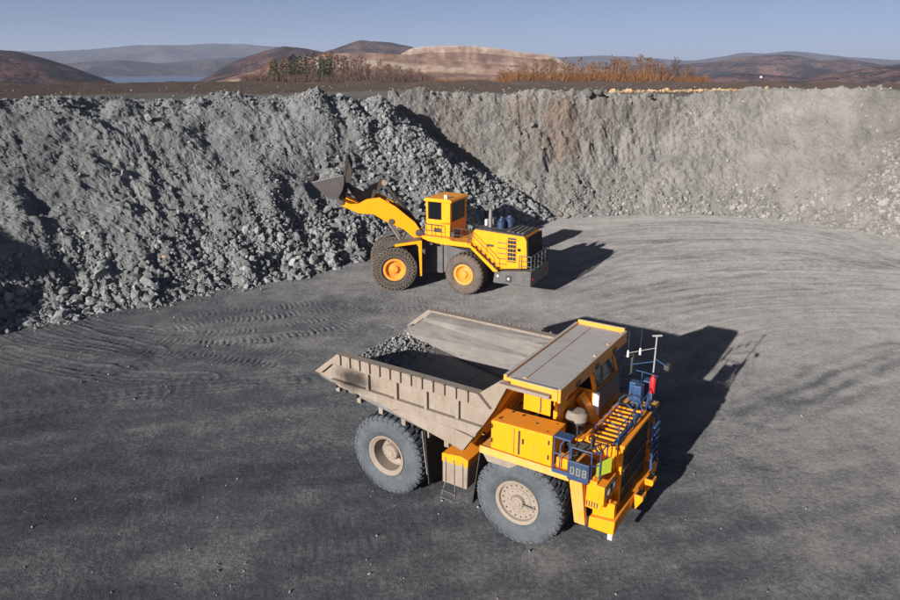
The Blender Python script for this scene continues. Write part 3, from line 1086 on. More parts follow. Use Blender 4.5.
n = 800
aa = r2.uniform(rad(-42), rad(20), n)
rr = r2.uniform(84, 150, n)
px_, py_ = rr * np.sin(aa), rr * np.cos(aa)
keep = ~in_poly(px_, py_, pit_poly)
px_, py_ = px_[keep], py_[keep]
sz = np.clip(0.07 * np.exp(r2.normal(0, 0.6, len(px_))), 0.03, 0.35)
stone_field('plateau_stones', np.stack([px_, py_, 11.9 + sz * 0.2 + 0.5 * np.exp(-((np.hypot(px_, py_) - 150) / 9) ** 2)], -1), sz, 'rock_dark', 'scattered grey stones on the plateau behind the pit', 'stones', r2)


def boulder(pos, size, mat, label, group, r, squash=0.85, sink=0.25):
    me = BOULDERS[mat][r.integers(0, len(BOULDERS[mat]))]
    o = bpy.data.objects.new('boulder', me)
    col.objects.link(o)
    o.location = (pos[0], pos[1], pos[2] + size * (0.5 - sink))
    o.scale = (size * r.uniform(0.8, 1.1), size * r.uniform(0.8, 1.1), size * squash * r.uniform(0.8, 1.1))
    o.rotation_euler = (r.uniform(-0.5, 0.5), r.uniform(-0.5, 0.5), r.uniform(0, 6.28))
    return tag(o, label, 'boulder', group)


r3 = np.random.default_rng(44)
P_, N_, S_, T_ = pick(SLOPE, 150, lambda S, t: sstep(0.36, 0.06, t) * sstep(14, 22, S) * sstep(70, 64, S), r3)
for p, s, t in zip(P_, S_, T_):
    zone = ('by the left edge' if p[0] < -24 else 'left of the loader bucket' if p[0] < -14 else 'behind the loader front wheels')
    size = float(np.clip(0.27 * math.exp(r3.normal(0, 0.33)), 0.2, 0.62))
    big = 'large' if size > 0.36 else 'medium sized' if size > 0.26 else 'small'
    high = 'resting on the floor edge' if t < 0.08 else 'just above the slope foot' if t < 0.2 else 'low on the rubble slope'
    boulder(p, size, 'rock_boulder', big + ' dark grey boulder ' + high + ' ' + zone, 'boulders at the foot of the rubble slope', r3)
P_, N_, S_, T_ = pick(SLOPE, 70, lambda S, t: sstep(0.85, 0.2, t) * sstep(58, 64, S) * sstep(92, 86, S), r3)
for p, t in zip(P_, T_):
    size = float(np.clip(0.30 * math.exp(r3.normal(0, 0.3)), 0.22, 0.6))
    big = 'large' if size > 0.36 else 'medium sized' if size > 0.27 else 'small'
    high = 'low on' if t < 0.25 else 'half way up' if t < 0.55 else 'high on'
    boulder(p, size, 'rock_boulder', big + ' broken grey boulder ' + high + ' the right flank of the rubble slope',
            'boulders on the right flank of the rubble slope', r3)
P_, N_, S_, T_ = pick(WALL, 30, lambda S, t: sstep(0.2, 0.02, t) * sstep(18, 24, S) * sstep(56, 48, S), r3)
for p in P_:
    boulder(p, float(np.clip(0.26 * math.exp(r3.normal(0, 0.25)), 0.2, 0.5)), 'rock_pale', 'pale grey boulder at the foot of the cut pit wall', 'boulders at the foot of the cut wall', r3)
P_, N_, S_, T_ = pick(WALL, 18, lambda S, t: np.exp(-((S - 57) / 4.0) ** 2) * sstep(0.6, 0.1, t), r3)
for p in P_:
    boulder(p, float(r3.uniform(0.22, 0.5)), 'rock_pale', 'pale boulder in the talus pile at the right edge of the pit', 'boulders in the right talus pile', r3)
# single boulders one can point at
def on_slope(x, y):
    V = SLOPE['V'].reshape(-1, 3)
    k = np.argmin((V[:, 0] - x) ** 2 + (V[:, 1] - y) ** 2)
    return (x, y, float(V[k, 2]))


boulder(on_slope(-20.15, 47.41), 0.30, 'rock_rust', 'rusty orange boulder alone among grey rocks low on the rubble slope', None, r3, sink=0.0)
boulder(on_slope(-10.6, 51.9), 0.85, 'rock_boulder', 'largest pale grey boulder at the slope foot just left of the loader wheels', None, r3, sink=0.1)
boulder(on_slope(-9.7, 55.2), 0.55, 'rock_pale', 'flat pale boulder directly below the raised loader bucket', None, r3, 0.6, sink=0.0)
boulder(on_slope(-9.6, 56.4), 0.42, 'rock_pale', 'rounded pale boulder close under the tip of the loader bucket', None, r3, sink=0.0)
boulder(on_slope(-23.4, 44.6), 0.6, 'rock_boulder', 'big blocky grey boulder low on the slope left of the rusty boulder', None, r3, sink=0.1)
boulder(on_slope(-25.0, 53.68), 0.7, 'rock_boulder', 'large pale slab of rock half way up the left rubble slope', None, r3, 0.5, sink=0.45)
boulder(on_slope(-20.4, 44.6), 0.62, 'rock_boulder', 'tall grey boulder standing out at the foot of the slope above the wheel ruts', None, r3, sink=0.1)
for x, y, z, s in ((15.2, 79.6, 12.0, 0.85), (16.6, 79.9, 12.1, 0.6), (-4.3, 78.3, 12.2, 0.75), (22.2, 80.4, 11.9, 0.45)):
    boulder((x, y, z), s, 'rock_black', {15.2: 'big black rock overhanging the top edge of the pit wall', 16.6: 'smaller black rock right of the big one on the wall top',
            -4.3: 'dark rock at the left end of the pit wall crest', 22.2: 'small black rock jutting from the crest below the ochre rocks'}[x], None, r3, 0.7, sink=0.15)
for k in range(58):
    x = r3.choice([r3.normal(24.5, 3.4), r3.normal(30, 1.8), r3.normal(36.6, 0.9)], p=[0.5, 0.32, 0.18])
    y = 83.4 + r3.uniform(0, 3.0)
    boulder((x, y, 12.30 + 0.05 * (x - 20) * 0.3), float(np.clip(0.22 * math.exp(r3.normal(0, 0.38)), 0.12, 0.5)), 'rock_ochre',
            'ochre yellow boulder in the row along the top of the pit wall', 'ochre boulders along the wall top', r3)
n = 700
ox = np.where(r3.random(n) < 0.6, r3.normal(24.5, 4.0, n), r3.normal(33, 3.2, n))
oy = 83.0 + r3.uniform(0, 4.0, n)
stone_field('ochre_stones', np.stack([ox, oy, 12.22 + 0.015 * (ox - 20) + r3.uniform(0, 0.18, n)], -1), np.clip(0.08 * np.exp(r3.normal(0, 0.4, n)), 0.04, 0.2), 'rock_ochre',
            'small ochre stones strewn between the ochre boulders on the wall top', 'stones', r3)

# ================================================================== TREES
def blade(mb, p, d, L, w):
    """one thin twig or needle spray: a flat kite"""
    p, d = Vector(p), Vector(d).normalized()
    s_ = d.cross(Vector((random.uniform(-1, 1), random.uniform(-1, 1), random.uniform(-1, 1)))).normalized() * w
    mb.add([p, p + d * L * 0.5 + s_, p + d * L, p + d * L * 0.5 - s_], [(0, 1, 2, 3)])


def tree_meshes(kind, h, seed):
    random.seed(seed)
    tr, cr = MB(), MB()
    lean = (random.uniform(-0.03, 0.03) * h, random.uniform(-0.03, 0.03) * h)
    r0 = 0.013 * h
    tr.tube([(0, 0, 0), (lean[0] * 0.4, lean[1] * 0.4, h * 0.5), (lean[0], lean[1], h * 0.97)], [r0, r0 * 0.7, r0 * 0.15], 5)
    low = {'larch': 0.25, 'birch': 0.35, 'pine': 0.12, 'bare': 0.3}[kind]
    wid = {'larch': 0.15, 'birch': 0.2, 'pine': 0.18, 'bare': 0.22}[kind]
    nb = {'larch': 26, 'birch': 24, 'pine': 30, 'bare': 24}[kind]
    for k in range(nb):
        t = low + (0.98 - low) * (k + random.random()) / nb
        a = random.uniform(0, 2 * pi)
        z = t * h
        c = (lean[0] * t, lean[1] * t)
        sh = (1 - t) ** 0.7 + 0.12 if kind in ('larch', 'pine') else math.sin(pi * min(1, max(0.05, (t - low) / (1.0 - low)))) * 0.8 + 0.25
        L = wid * h * sh * random.uniform(0.6, 1.2)
        up = {'larch': 0.15, 'birch': 0.9, 'pine': -0.1, 'bare': 0.8}[kind] + random.uniform(-0.2, 0.2)
        d = Vector((cos(a), sin(a), up)).normalized()
        e = Vector((c[0], c[1], z)) + d * L
        tr.tube([(c[0], c[1], z), tuple(e)], [r0 * 0.28 * (1.1 - t), r0 * 0.06], 3)
        m_ = {'larch': 12, 'birch': 12, 'pine': 13, 'bare': 12}[kind]
        for j in range(m_):
            q = Vector((c[0], c[1], z)) + d * L * random.uniform(0.2, 1.0)
            dd = d + Vector((random.uniform(-1, 1), random.uniform(-1, 1), random.uniform(-0.6, 0.7)))
            w_ = {'larch': 0.009, 'birch': 0.008, 'pine': 0.018, 'bare': 0.006}[kind] * h
            blade(cr, q, dd, h * random.uniform(0.03, 0.065), w_ * random.uniform(0.6, 1.2))
    return tr, cr


def tree_proto(kind, h, seed, bark, leaf):
    tr, cr = tree_meshes(kind, h, seed)
    t_o = tr.build('trunk', bark)
    c_o = cr.build('crown', leaf)
    out = (t_o.data, c_o.data)
    bpy.data.objects.remove(t_o)
    bpy.data.objects.remove(c_o)
    return out


PROT = {}
for kind, bark, leaf in (('larch', 'bark_pale', 'twig_orange'), ('birch', 'bark_pale', 'twig_orange'), ('pine', 'bark_dark', 'needle_green'), ('bare', 'bark_dark', 'twig_brown')):
    PROT[kind] = [tree_proto(kind, 10.0, 100 * k + len(kind) * 7 + ord(kind[0]), bark, leaf) for k in range(4)]

TREE_NAME = {'larch': 'larch_tree', 'birch': 'birch_tree', 'pine': 'pine_tree', 'bare': 'bare_tree'}


def tree(kind, x, y, h, label, group, r):
    tm, cm = PROT[kind][r.integers(0, 4)]
    e = empty(TREE_NAME[kind], (x, y, float(valley_z(np.array([x]), np.array([y]))[0]) - 0.2), r.uniform(0, 6.28))
    s = h / 10
    e.scale = (s * r.uniform(0.9, 1.25), s * r.uniform(0.9, 1.25), s)
    for nm, me in (('trunk', tm), ('crown', cm)):
        o = bpy.data.objects.new(nm, me)
        col.objects.link(o)
        o.parent = e
    tag(e, label, 'tree', group)


def at_u(u, D):
    a = az(u)
    return D * math.sin(a), D * math.cos(a)


r4 = np.random.default_rng(55)
random.seed(3)
for k in range(150):                               # the orange row right of the middle
    u = 498 + 196 * r4.random()
    D = r4.uniform(330, 430)
    x, y = at_u(u, D)
    kind = 'bare' if (u > 655 and r4.random() < 0.75) else r4.choice(['larch', 'birch', 'birch', 'bare'], p=[0.4, 0.25, 0.2, 0.15])
    hmax = np.interp(u, [498, 520, 560, 600, 640, 665, 694], [11, 15, 16.5, 17, 17.2, 16.8, 12.0]) * D / 380
    lab = {'larch': 'slender orange autumn larch in the row behind the pit wall', 'birch': 'pale trunked leafless tree in the row behind the pit wall',
           'bare': 'dark leafless tree in the row behind the pit wall'}[str(kind)]
    f = r4.uniform(0.62, 1.05)
    lab = ('tall ' if f > 0.9 else 'short ' if f < 0.74 else 'middling ') + lab + (', left end' if u < 560 else ', right end' if u > 640 else ', middle')
    tree(str(kind), x, y, hmax * f, lab, 'trees behind the pit wall', r4)
for k in range(148):                               # the darker wood left of the middle
    u = 252 + 170 * r4.random()
    D = r4.uniform(420, 560)
    x, y = at_u(u, D)
    kind = 'pine' if (270 < u < 345 and r4.random() < 0.6) else r4.choice(['bare', 'larch', 'birch'], p=[0.6, 0.25, 0.15])
    hmax = np.interp(u, [252, 275, 305, 340, 380, 422], [11, 18, 22.5, 21.5, 17, 11]) * D / 480
    lab = {'larch': 'orange brown larch in the wood left of the spoil heap', 'birch': 'pale trunked leafless tree in the wood left of the spoil heap',
           'bare': 'brown leafless tree in the wood left of the spoil heap', 'pine': 'dark green pine in the wood left of the spoil heap'}[str(kind)]
    f = r4.uniform(0.7, 1.05)
    lab = ('tall ' if f > 0.93 else 'short ' if f < 0.8 else 'middling ') + lab + (', left end' if u < 300 else ', right end' if u > 365 else ', middle')
    tree(str(kind), x, y, hmax * f, lab, 'trees of the left wood', r4)


def brush(name, boxes, n, hgt, mat, label, r):
    """thicket of thin upright twigs, one mass"""
    vs_, k = [], 0
    P = []
    for (u0, u1, D0, D1, h0, h1, w) in boxes:
        m_ = int(n * w)
        u = r.uniform(u0, u1, m_)
        D = r.uniform(D0, D1, m_)
        a = np.arctan((u - 450) / 692.3 * 0.949)
        P.append(np.stack([D * np.sin(a), D * np.cos(a), r.uniform(h0, h1, m_)], 1))
    P = np.concatenate(P)
    z0 = valley_z(P[:, 0], P[:, 1]) - 0.2
    m_ = len(P)
    h = P[:, 2]
    zb = z0 + h * r.uniform(0, 0.5, m_)
    lean = r.normal(0, 0.6, (m_, 2)) * np.minimum(h, 5)[:, None]
    wd = r.uniform(0.08, 0.28, m_)
    an = r.uniform(0, pi, m_)
    dx, dy = np.cos(an) * wd, np.sin(an) * wd
    v0 = np.stack([P[:, 0], P[:, 1], zb], 1)
    top = np.stack([P[:, 0] + lean[:, 0], P[:, 1] + lean[:, 1], z0 + h], 1)
    mid = (v0 * 0.45 + top * 0.55)
    v1 = mid + np.stack([dx, dy, 0 * dx], 1)
    v2 = mid - np.stack([dx, dy, 0 * dx], 1)
    V = np.stack([v0, v1, top, v2], 1).reshape(-1, 3)
    F2 = np.arange(m_ * 4).reshape(-1, 4)
    o = np_mesh(name, V, F2, mat)
    return tag(o, label, 'brush', kind='stuff')


brush('orange_brush', [(500, 660, 300, 440, 2.5, 7.0, 0.62), (408, 520, 290, 420, 1.0, 3.6, 0.25), (655, 700, 310, 420, 2, 5.5, 0.13), (505, 665, 310, 430, 5, 11.5, 0.7), (425, 505, 340, 430, 3, 7.0, 0.25), (660, 705, 330, 430, 4, 9, 0.2)], 15000, 6, 'twig_orange',
      'orange undergrowth between the trees behind the pit wall', r4)
brush('brown_brush', [(245, 430, 400, 600, 3, 10.0, 1.5), (-80, 250, 190, 330, 0.5, 2.8, 0.25), (640, 760, 260, 420, 1.5, 5.0, 0.15)], 15000, 6, 'twig_brown',
      'brown leafless undergrowth of the wood and plateau edge', r4)

# low white building at the wood's edge and a white house on the far hillside
def house(x, y, z, L, W_, H_, rz, label):
    e = empty('building', (x, y, z), rz)
    MB().box(-L / 2, L / 2, -W_ / 2, W_ / 2, -2, H_).build('wall', 'house_white', e)
    ro = MB().prism([(-W_ / 2 - 0.4, H_), (W_ / 2 + 0.4, H_), (0, H_ + W_ * 0.22)], 'x', -L / 2 - 0.4, L / 2 + 0.4).build('roof', 'roof_grey', e)
    ro.location.z = 0.01
    for k in range(3):
        xx = -L / 2 + L * (k + 0.5) / 3
        MB().box(xx - L * 0.06, xx + L * 0.06, -W_ / 2 - 0.05, -W_ / 2 + 0.1, H_ * 0.35, H_ * 0.75).build('window', 'glass', e)
    tag(e, label, 'building')


xx, yy = at_u(383, 300)
house(xx, yy, 6.3, 5.5, 3.2, 2.6, 0.1, 'low white building at the edge of the left wood')
xx, yy = at_u(762, 1650)
house(xx, yy, 0.5, 3.6, 3, 2.2, 0.2, 'lone white house at the foot of the right hills')

# ================================================================== HAZE
hz = MB().box(-19000, 19000, -600, 19500, -17, 420).build('haze', 'black')
hz.data.materials.clear()
hm = bpy.data.materials.new('haze_air')
hm.use_nodes = True
for n_ in list(hm.node_tree.nodes):
    hm.node_tree.nodes.remove(n_)
ho = hm.node_tree.nodes.new('ShaderNodeOutputMaterial')
hv = hm.node_tree.nodes.new('ShaderNodeVolumePrincipled')
hv.inputs['Color'].default_value = (0.54, 0.64, 0.88, 1)
hv.inputs['Density'].default_value = 0.0001
hv.inputs['Anisotropy'].default_value = 0.0
hm.node_tree.links.new(hv.outputs[0], ho.inputs['Volume'])
hz.data.materials.append(hm)
tag(hz, kind='stuff')

# ================================================================== DUMP TRUCK
# local frame: x forward from the front axle, y to the truck's left, z up
TR = empty('dump_truck', (3.771, 21.579, 0.0), -0.572)
tag(TR, 'large dusty yellow mining dump truck with empty beige tipper body in the foreground', 'dump truck')


def tyre_mb(R, w, nl, lug_h=0.045, n=72):
    mb = MB()
    h = w / 2
    prof = [(0.50 * R, 0.80 * h), (0.53 * R, 0.90 * h), (0.62 * R, 0.99 * h), (0.635 * R, 1.012 * h), (0.65 * R, 1.0 * h), (0.78 * R, 1.0 * h), (0.90 * R, 0.93 * h),
            (0.955 * R, 0.84 * h), (R - lug_h, 0.70 * h)]
    prof = prof + [(r, -a) for r, a in reversed(prof)]
    mb.lathe(prof, n=n, closed=True)
    for sgn in (-1, 1):
        for k in range(nl):
            t0 = 2 * pi * (k + (0.5 if sgn < 0 else 0)) / nl
            dt = 2 * pi / nl * 0.30
            sk = sgn * 0.02

            def P(t, r, a):
                return (r * cos(t), a, r * sin(t))
            # lug wraps from mid tread over the shoulder
            for (a0, a1, ra0, ra1, b0, b1) in ((0.06 * h, 0.74 * h, R, R - 0.01, R - lug_h - 0.03, R - lug_h - 0.05),
                                               (0.74 * h, 1.0 * h, R - 0.01, 0.915 * R, R - lug_h - 0.05, 0.87 * R)):
                y0, y1 = sgn * a0, sgn * a1
                tA, tB = t0 + sk * a0 / h, t0 + sk * 3 * a1 / h
                mb.hexa([P(tA - dt, b0, y0), P(tA + dt, b0, y0), P(tB + dt, b1, y1), P(tB - dt, b1, y1),
                         P(tA - dt * 0.9, ra0, y0), P(tA + dt * 0.9, ra0, y0), P(tB + dt * 0.9, ra1, y1), P(tB - dt * 0.9, ra1, y1)])
    return mb


def bolts(mb, n, rc, y0, y1, r, ph=0.0, ns=6):
    for k in range(n):
        t = 2 * pi * k / n + ph
        mb.lathe([(r, y0), (r, y1)], (rc * cos(t), 0, rc * sin(t)), 'y', ns)


def front_wheel(R, w, parent, loc, side):
    """side -1: outer face towards -y"""
    h = w / 2
    s = side
    mb = MB()
    mb.lathe([(0.0, s * 0.62 * h), (0.36 * R, s * 0.62 * h), (0.415 * R, s * 0.66 * h), (0.43 * R, s * 0.86 * h), (0.475 * R, s * 0.93 * h), (0.50 * R, s * 0.93 * h), (0.505 * R, s * 0.8 * h),
              (0.505 * R, -s * 0.8 * h), (0.40 * R, -s * 0.8 * h), (0.0, -s * 0.5 * h)], n=48)
    o = mb.build('wheel', 'rim_sand', parent, smooth=True, loc=loc)
    hb = MB()
    hb.lathe([(0.0, s * 0.98 * h), (0.07 * R, s * 0.97 * h), (0.085 * R, s * 0.9 * h), (0.13 * R, s * 0.88 * h), (0.15 * R, s * 0.63 * h)], n=24)
    hb.lathe([(0.17 * R, s * 0.6 * h), (0.17 * R, s * 0.7 * h), (0.29 * R, s * 0.68 * h), (0.29 * R, s * 0.6 * h)], n=32)
    hb.build('hub', 'rim_sand', o, smooth=True)
    bb = MB()
    bolts(bb, 18, 0.365 * R, s * 0.60 * h, s * 0.76 * h, 0.032)
    bolts(bb, 12, 0.235 * R, s * 0.66 * h, s * 0.74 * h, 0.028, 0.1)
    bb.build('bolt_ring', 'rim_sand', o)
    vt = MB().tube([(0.12 * R, s * 0.9 * h, 0.0), (0.28 * R, s * 0.86 * h, -0.02), (0.41 * R, s * 0.8 * h, -0.05)], 0.022, 6)
    vt.build('valve_stem', 'dark_metal', o)
    ty = tyre_mb(R, w, 38, 0.06).build('tyre', 'rubber', o, smooth=True)
    return o


def rear_wheel(R, w, parent, loc, side, outer):
    h = w / 2
    s = side
    mb = MB()
    if outer:
        mb.lathe([(0.0, -s * 0.45 * h), (0.28 * R, -s * 0.45 * h), (0.34 * R, -s * 0.40 * h), (0.395 * R, -s * 0.2 * h), (0.40 * R, s * 0.74 * h), (0.43 * R, s * 0.80 * h), (0.475 * R, s * 0.93 * h), (0.50 * R, s * 0.93 * h),
                  (0.505 * R, s * 0.8 * h), (0.505 * R, -s * 0.8 * h), (0.40 * R, -s * 0.8 * h), (0.0, -s * 0.7 * h)], n=48)
    else:
        mb.lathe([(0.0, s * 0.5 * h), (0.4 * R, s * 0.5 * h), (0.505 * R, s * 0.8 * h), (0.505 * R, -s * 0.8 * h), (0.4 * R, -s * 0.6 * h), (0.0, -s * 0.6 * h)], n=32)
    o = mb.build('wheel', 'rim_sand', parent, smooth=True, loc=loc)
    if outer:
        hb = MB()
        hb.lathe([(0.0, s * 0.52 * h), (0.09 * R, s * 0.50 * h), (0.10 * R, s * 0.42 * h), (0.175 * R, s * 0.40 * h), (0.19 * R, s * 0.32 * h), (0.20 * R, -s * 0.4 * h)], n=28)
        hb.build('hub', 'rim_sand', o, smooth=True)
        bb = MB()
        bolts(bb, 16, 0.27 * R, -s * 0.46 * h, -s * 0.32 * h, 0.034)
        bolts(bb, 10, 0.14 * R, s * 0.38 * h, s * 0.46 * h, 0.024)
        bb.build('bolt_ring', 'rim_sand', o)
    tyre_mb(R, w, 38, 0.06).build('tyre', 'rubber', o, smooth=True)
    return o


TRR, TWW = 1.545, 0.96
for sd in (-1, 1):
    front_wheel(TRR, TWW, TR, (0, sd * (3.05 - TWW / 2), TRR), sd)
    rear_wheel(TRR, TWW, TR, (-5.294, sd * (3.05 - TWW / 2), TRR), sd, True)
    rear_wheel(TRR, TWW, TR, (-5.294, sd * (3.05 - TWW * 1.5 - 0.14), TRR), sd, False)

# chassis
mb = MB()
for sd in (-1, 1):
    mb.prism([(-7.0, 1.9), (-6.6, 2.45), (-3.5, 2.45), (-2.2, 2.1), (2.3, 2.0), (2.5, 1.3), (1.0, 1.15), (-2.5, 1.3), (-4.0, 1.75), (-6.6, 1.75)], 'y', sd * 0.62 - 0.14, sd * 0.62 + 0.14)
mb.box(-6.9, -6.6, -0.48, 0.48, 1.9, 2.3).box(-2.6, -2.3, -0.48, 0.48, 1.4, 2.1)
mb.build('chassis_frame', 'yellow_dusty', TR, 0.02)
MB().lathe([(0.35, -2.0), (0.6, -1.0), (0.72, 0), (0.6, 1.0), (0.35, 2.0)], (-5.294, 0, TRR), 'y', 20).build('rear_axle', 'grey_metal', TR, smooth=True)
MB().beam((0, -2.1, 1.45), (0, 2.1, 1.45), 0.4, 0.45).build('front_axle', 'grey_metal', TR, 0.02)
for sd in (-1, 1):
    MB().lathe([(0.17, 0), (0.17, 0.75), (0.13, 0.75), (0.13, 1.25)], (0.0, sd * 1.55, 1.5), 'z', 16).build('suspension_strut', 'yellow_dusty', TR, smooth=True)
    MB().tube([(-3.1, sd * 1.15, 1.5), (-2.75, sd * 1.15, 3.0)], 0.16, 14).build('hoist_cylinder', 'grey_metal', TR, smooth=True)
mb = MB().box(-0.9, 2.3, -0.75, 0.75, 1.35, 3.1)
mb.build('engine', 'dark_metal', TR, 0.03)

# ---- tipper body
floor_line = [(-8.30, 4.02), (-7.0, 3.72), (-2.35, 2.95)]
mb = MB()
mb.prism([(-8.42, 3.96), (-8.30, 4.05), (-7.0, 3.75), (-2.35, 2.98), (-2.35, 2.82), (-7.0, 3.58), (-8.3, 3.88)], 'y', -2.9, 2.9)
body = mb.build('dump_body', 'bed_steel', TR, 0.012)
mb = MB()
for x0 in (-7.6, -6.6, -5.6, -4.6, -3.6, -2.8):
    zz = np.interp(x0, [-8.3, -7.0, -2.35], [3.88, 3.58, 2.82])
    mb.box(x0 - 0.09, x0 + 0.09, -2.85, 2.85, zz - 0.28, zz + 0.03)
mb.build('floor_beam', 'body_dust', body, 0.01)
for sd in (-1, 1):
    # main plate
    poly = [(-8.56, 4.05), (-7.36, 5.03), (-1.50, 5.02), (-0.72, 5.66), (-0.45, 5.60), (-0.95, 4.55), (-1.46, 3.69), (-2.06, 2.76), (-5.42, 3.50), (-6.83, 3.70), (-8.02, 3.93)]
    wl = MB().prism(poly, 'y', sd * 2.80, sd * 2.93).build('side_wall', 'body_dust', body, 0.01)
    # top rail with its rib plates
    MB().prism([(-8.50, 4.13), (-7.36, 5.06), (-1.48, 5.05), (-1.02, 4.62), (-7.62, 4.62), (-8.2, 4.12)], 'y', sd * 2.72, sd * 3.08).build('top_rail', 'body_dust', body, 0.02)
    for k in range(13):
        xr = -7.16 + k * 0.445
        MB().prism([(xr - 0.035, 4.70), (xr + 0.035, 4.70), (xr + 0.035, 5.075), (xr - 0.035, 5.075)], 'y', sd * 3.081, sd * 3.17).build('rib', 'body_dust', body)
    # lower box beam, skirt and uprights
    MB().prism([(-7.7, 4.02), (-1.30, 3.92), (-1.55, 3.56), (-5.42, 3.64), (-7.3, 3.80)], 'y', sd * 2.931, sd * 3.10).build('side_beam', 'body_dust', body, 0.02)
    for xr in (-6.0, -4.75, -3.5, -2.25):
        MB().prism([(xr - 0.06, 3.94), (xr + 0.06, 3.94), (xr + 0.06, 4.618), (xr - 0.06, 4.618)], 'y', sd * 2.931, sd * 3.06).build('stiffener', 'body_dust', body, 0.008)
    MB().prism([(-5.0, 3.44), (-2.05, 2.80), (-1.66, 3.40), (-2.4, 3.52), (-4.6, 3.60)], 'y', sd * 2.931, sd * 3.02).build('skirt_plate', 'body_dust', body, 0.01)
    for xr in (-7.55, -7.1, -6.6):
        zz = np.interp(xr, [-8.02, -6.83, -5.42], [3.93, 3.70, 3.50])
        MB().box(xr - 0.07, xr + 0.07, sd * 2.98 - 0.06, sd * 2.98 + 0.06, zz - 0.16, zz + 0.1).build('tail_bracket', 'dark_metal', body)
    # inner bevel plate between floor and wall
    pts = []
    for (x, z, yy, dz) in ((-8.22, 4.07, 2.05, 0.0), (-2.5, 3.02, 2.05, 0.0), (-1.75, 3.95, 2.795, 0.0), (-7.7, 4.50, 2.795, 0.0)):
        pts.append((x, sd * yy, z))
    off = Vector((0, sd * 0.06, -0.06))
    MB().hexa(pts + [tuple(Vector(p) + off) for p in pts]).build('bevel_plate', 'bed_wall', body)
    MB().hexa([(-7.66, sd * 2.72, 4.52), (-1.70, sd * 2.72, 4.00), (-1.0, sd * 2.72, 4.95), (-7.2, sd * 2.72, 4.98),
               (-7.66, sd * 2.79, 4.52), (-1.70, sd * 2.79, 4.00), (-1.0, sd * 2.79, 4.95), (-7.2, sd * 2.79, 4.98)]).build('liner_plate', 'bed_wall', body)
# front wall (leans forward up to the canopy), its stiffeners
MB().prism([(-2.42, 2.90), (-0.66, 5.66), (-0.52, 5.60), (-2.24, 2.84)], 'y', -2.795, 2.795).build('front_wall', 'bed_wall', body, 0.01)
for yy in (-2.3, -1.4, -0.5, 0.5, 1.4, 2.3):
    MB().prism([(-2.2, 2.86), (-0.52, 5.55), (-0.36, 5.45), (-2.02, 2.72)], 'y', yy - 0.07, yy + 0.07).build('front_stiffener', 'yellow', body)
# wear plate seams on the floor
for x0 in (-6.1, -4.2):
    zz = np.interp(x0, [-8.3, -7.0, -2.35], [4.05, 3.75, 2.98])
    MB().prism([(x0 - 0.05, zz + 0.002), (x0 + 0.05, zz - 0.014), (x0 + 0.05, zz + 0.006), (x0 - 0.05, zz + 0.02)], 'y', -2.0, 2.0).build('floor_seam', 'bed_steel', body)

# canopy over the cab
can = MB().box(-0.58, 1.17, -2.82, 2.82, 5.64, 5.76).build('canopy', 'canopy_paint', body, 0.012)
MB().prism([(1.171, 5.36), (1.26, 5.40), (1.26, 5.82), (1.171, 5.84)], 'y', -2.9, 2.9).build('canopy_visor', 'canopy_paint', can, 0.01)
MB().box(-0.62, 1.168, 2.821, 2.93, 5.58, 5.92).build('canopy_end_lip', 'canopy_paint', can, 0.012)
MB().box(-0.40, 1.168, -2.92, -2.821, 5.42, 5.80).build('canopy_end_lip', 'canopy_paint', can, 0.012)
MB().box(-0.70, -0.581, -2.82, 2.82, 5.60, 5.83).build('canopy_rear_lip', 'canopy_paint', can, 0.012)
MB().box(-0.12, -0.02, -2.6, 2.6, 5.758, 5.79).build('canopy_seam', 'canopy_paint', can)
for yy in (-0.6, 0.6, 1.9):
    MB().box(1.05, 1.13, yy + 2.1 - 0.03 - 1.3, yy + 2.1 + 0.03 - 1.3, 5.762, 5.80).build('canopy_lug', 'canopy_paint', can)
MB().box(-0.72, 0.98, -3.10, -2.925, 5.52, 5.63).build('canopy_ledge', 'body_dust', can, 0.015)
for yy in (-2.2, -1.1, 0.0, 1.1, 2.2):
    MB().prism([(-0.5, 5.63), (1.15, 5.63), (1.15, 5.5), (-0.45, 5.30)], 'y', yy - 0.05, yy + 0.05).build('canopy_rib', 'yellow', can)
MB().box(0.04, 0.94, -2.86, -2.80, 4.86, 5.42).build('gusset_panel', 'yellow', can, 0.01)
MB().box(0.60, 0.64, -2.875, -2.862, 4.9, 5.4).build('gusset_strip', 'dark_metal', can)

# gravel left on the tail of the body: lies loose, so its own object
rg = np.random.default_rng(77)
n = 3000
gx = -8.2 + np.abs(rg.normal(0, 0.75, n))
gy = rg.uniform(-2.55, 2.5, n)
keep = gx < -5.6 + 0.5 * gy - rg.uniform(0, 1, n)
gx, gy = gx[keep], gy[keep]
gz = np.interp(gx, [-8.3, -7.0, -2.35], [4.06, 3.76, 2.99]) + np.where(np.abs(gy) > 2.05, (np.abs(gy) - 2.05) * 0.55, 0)
gs = np.clip(0.026 * np.exp(rg.normal(0.25, 0.55, len(gx))), 0.015, 0.13)
ca, sa = cos(-0.572), sin(-0.572)
GP = np.stack([3.771 + gx * ca - gy * sa, 21.579 + gx * sa + gy * ca, gz + gs * 0.4], -1)
stone_field('bed_gravel', GP, gs, 'rock_dark', 'grey gravel left on the tail of the dump truck body', 'gravel', rg)

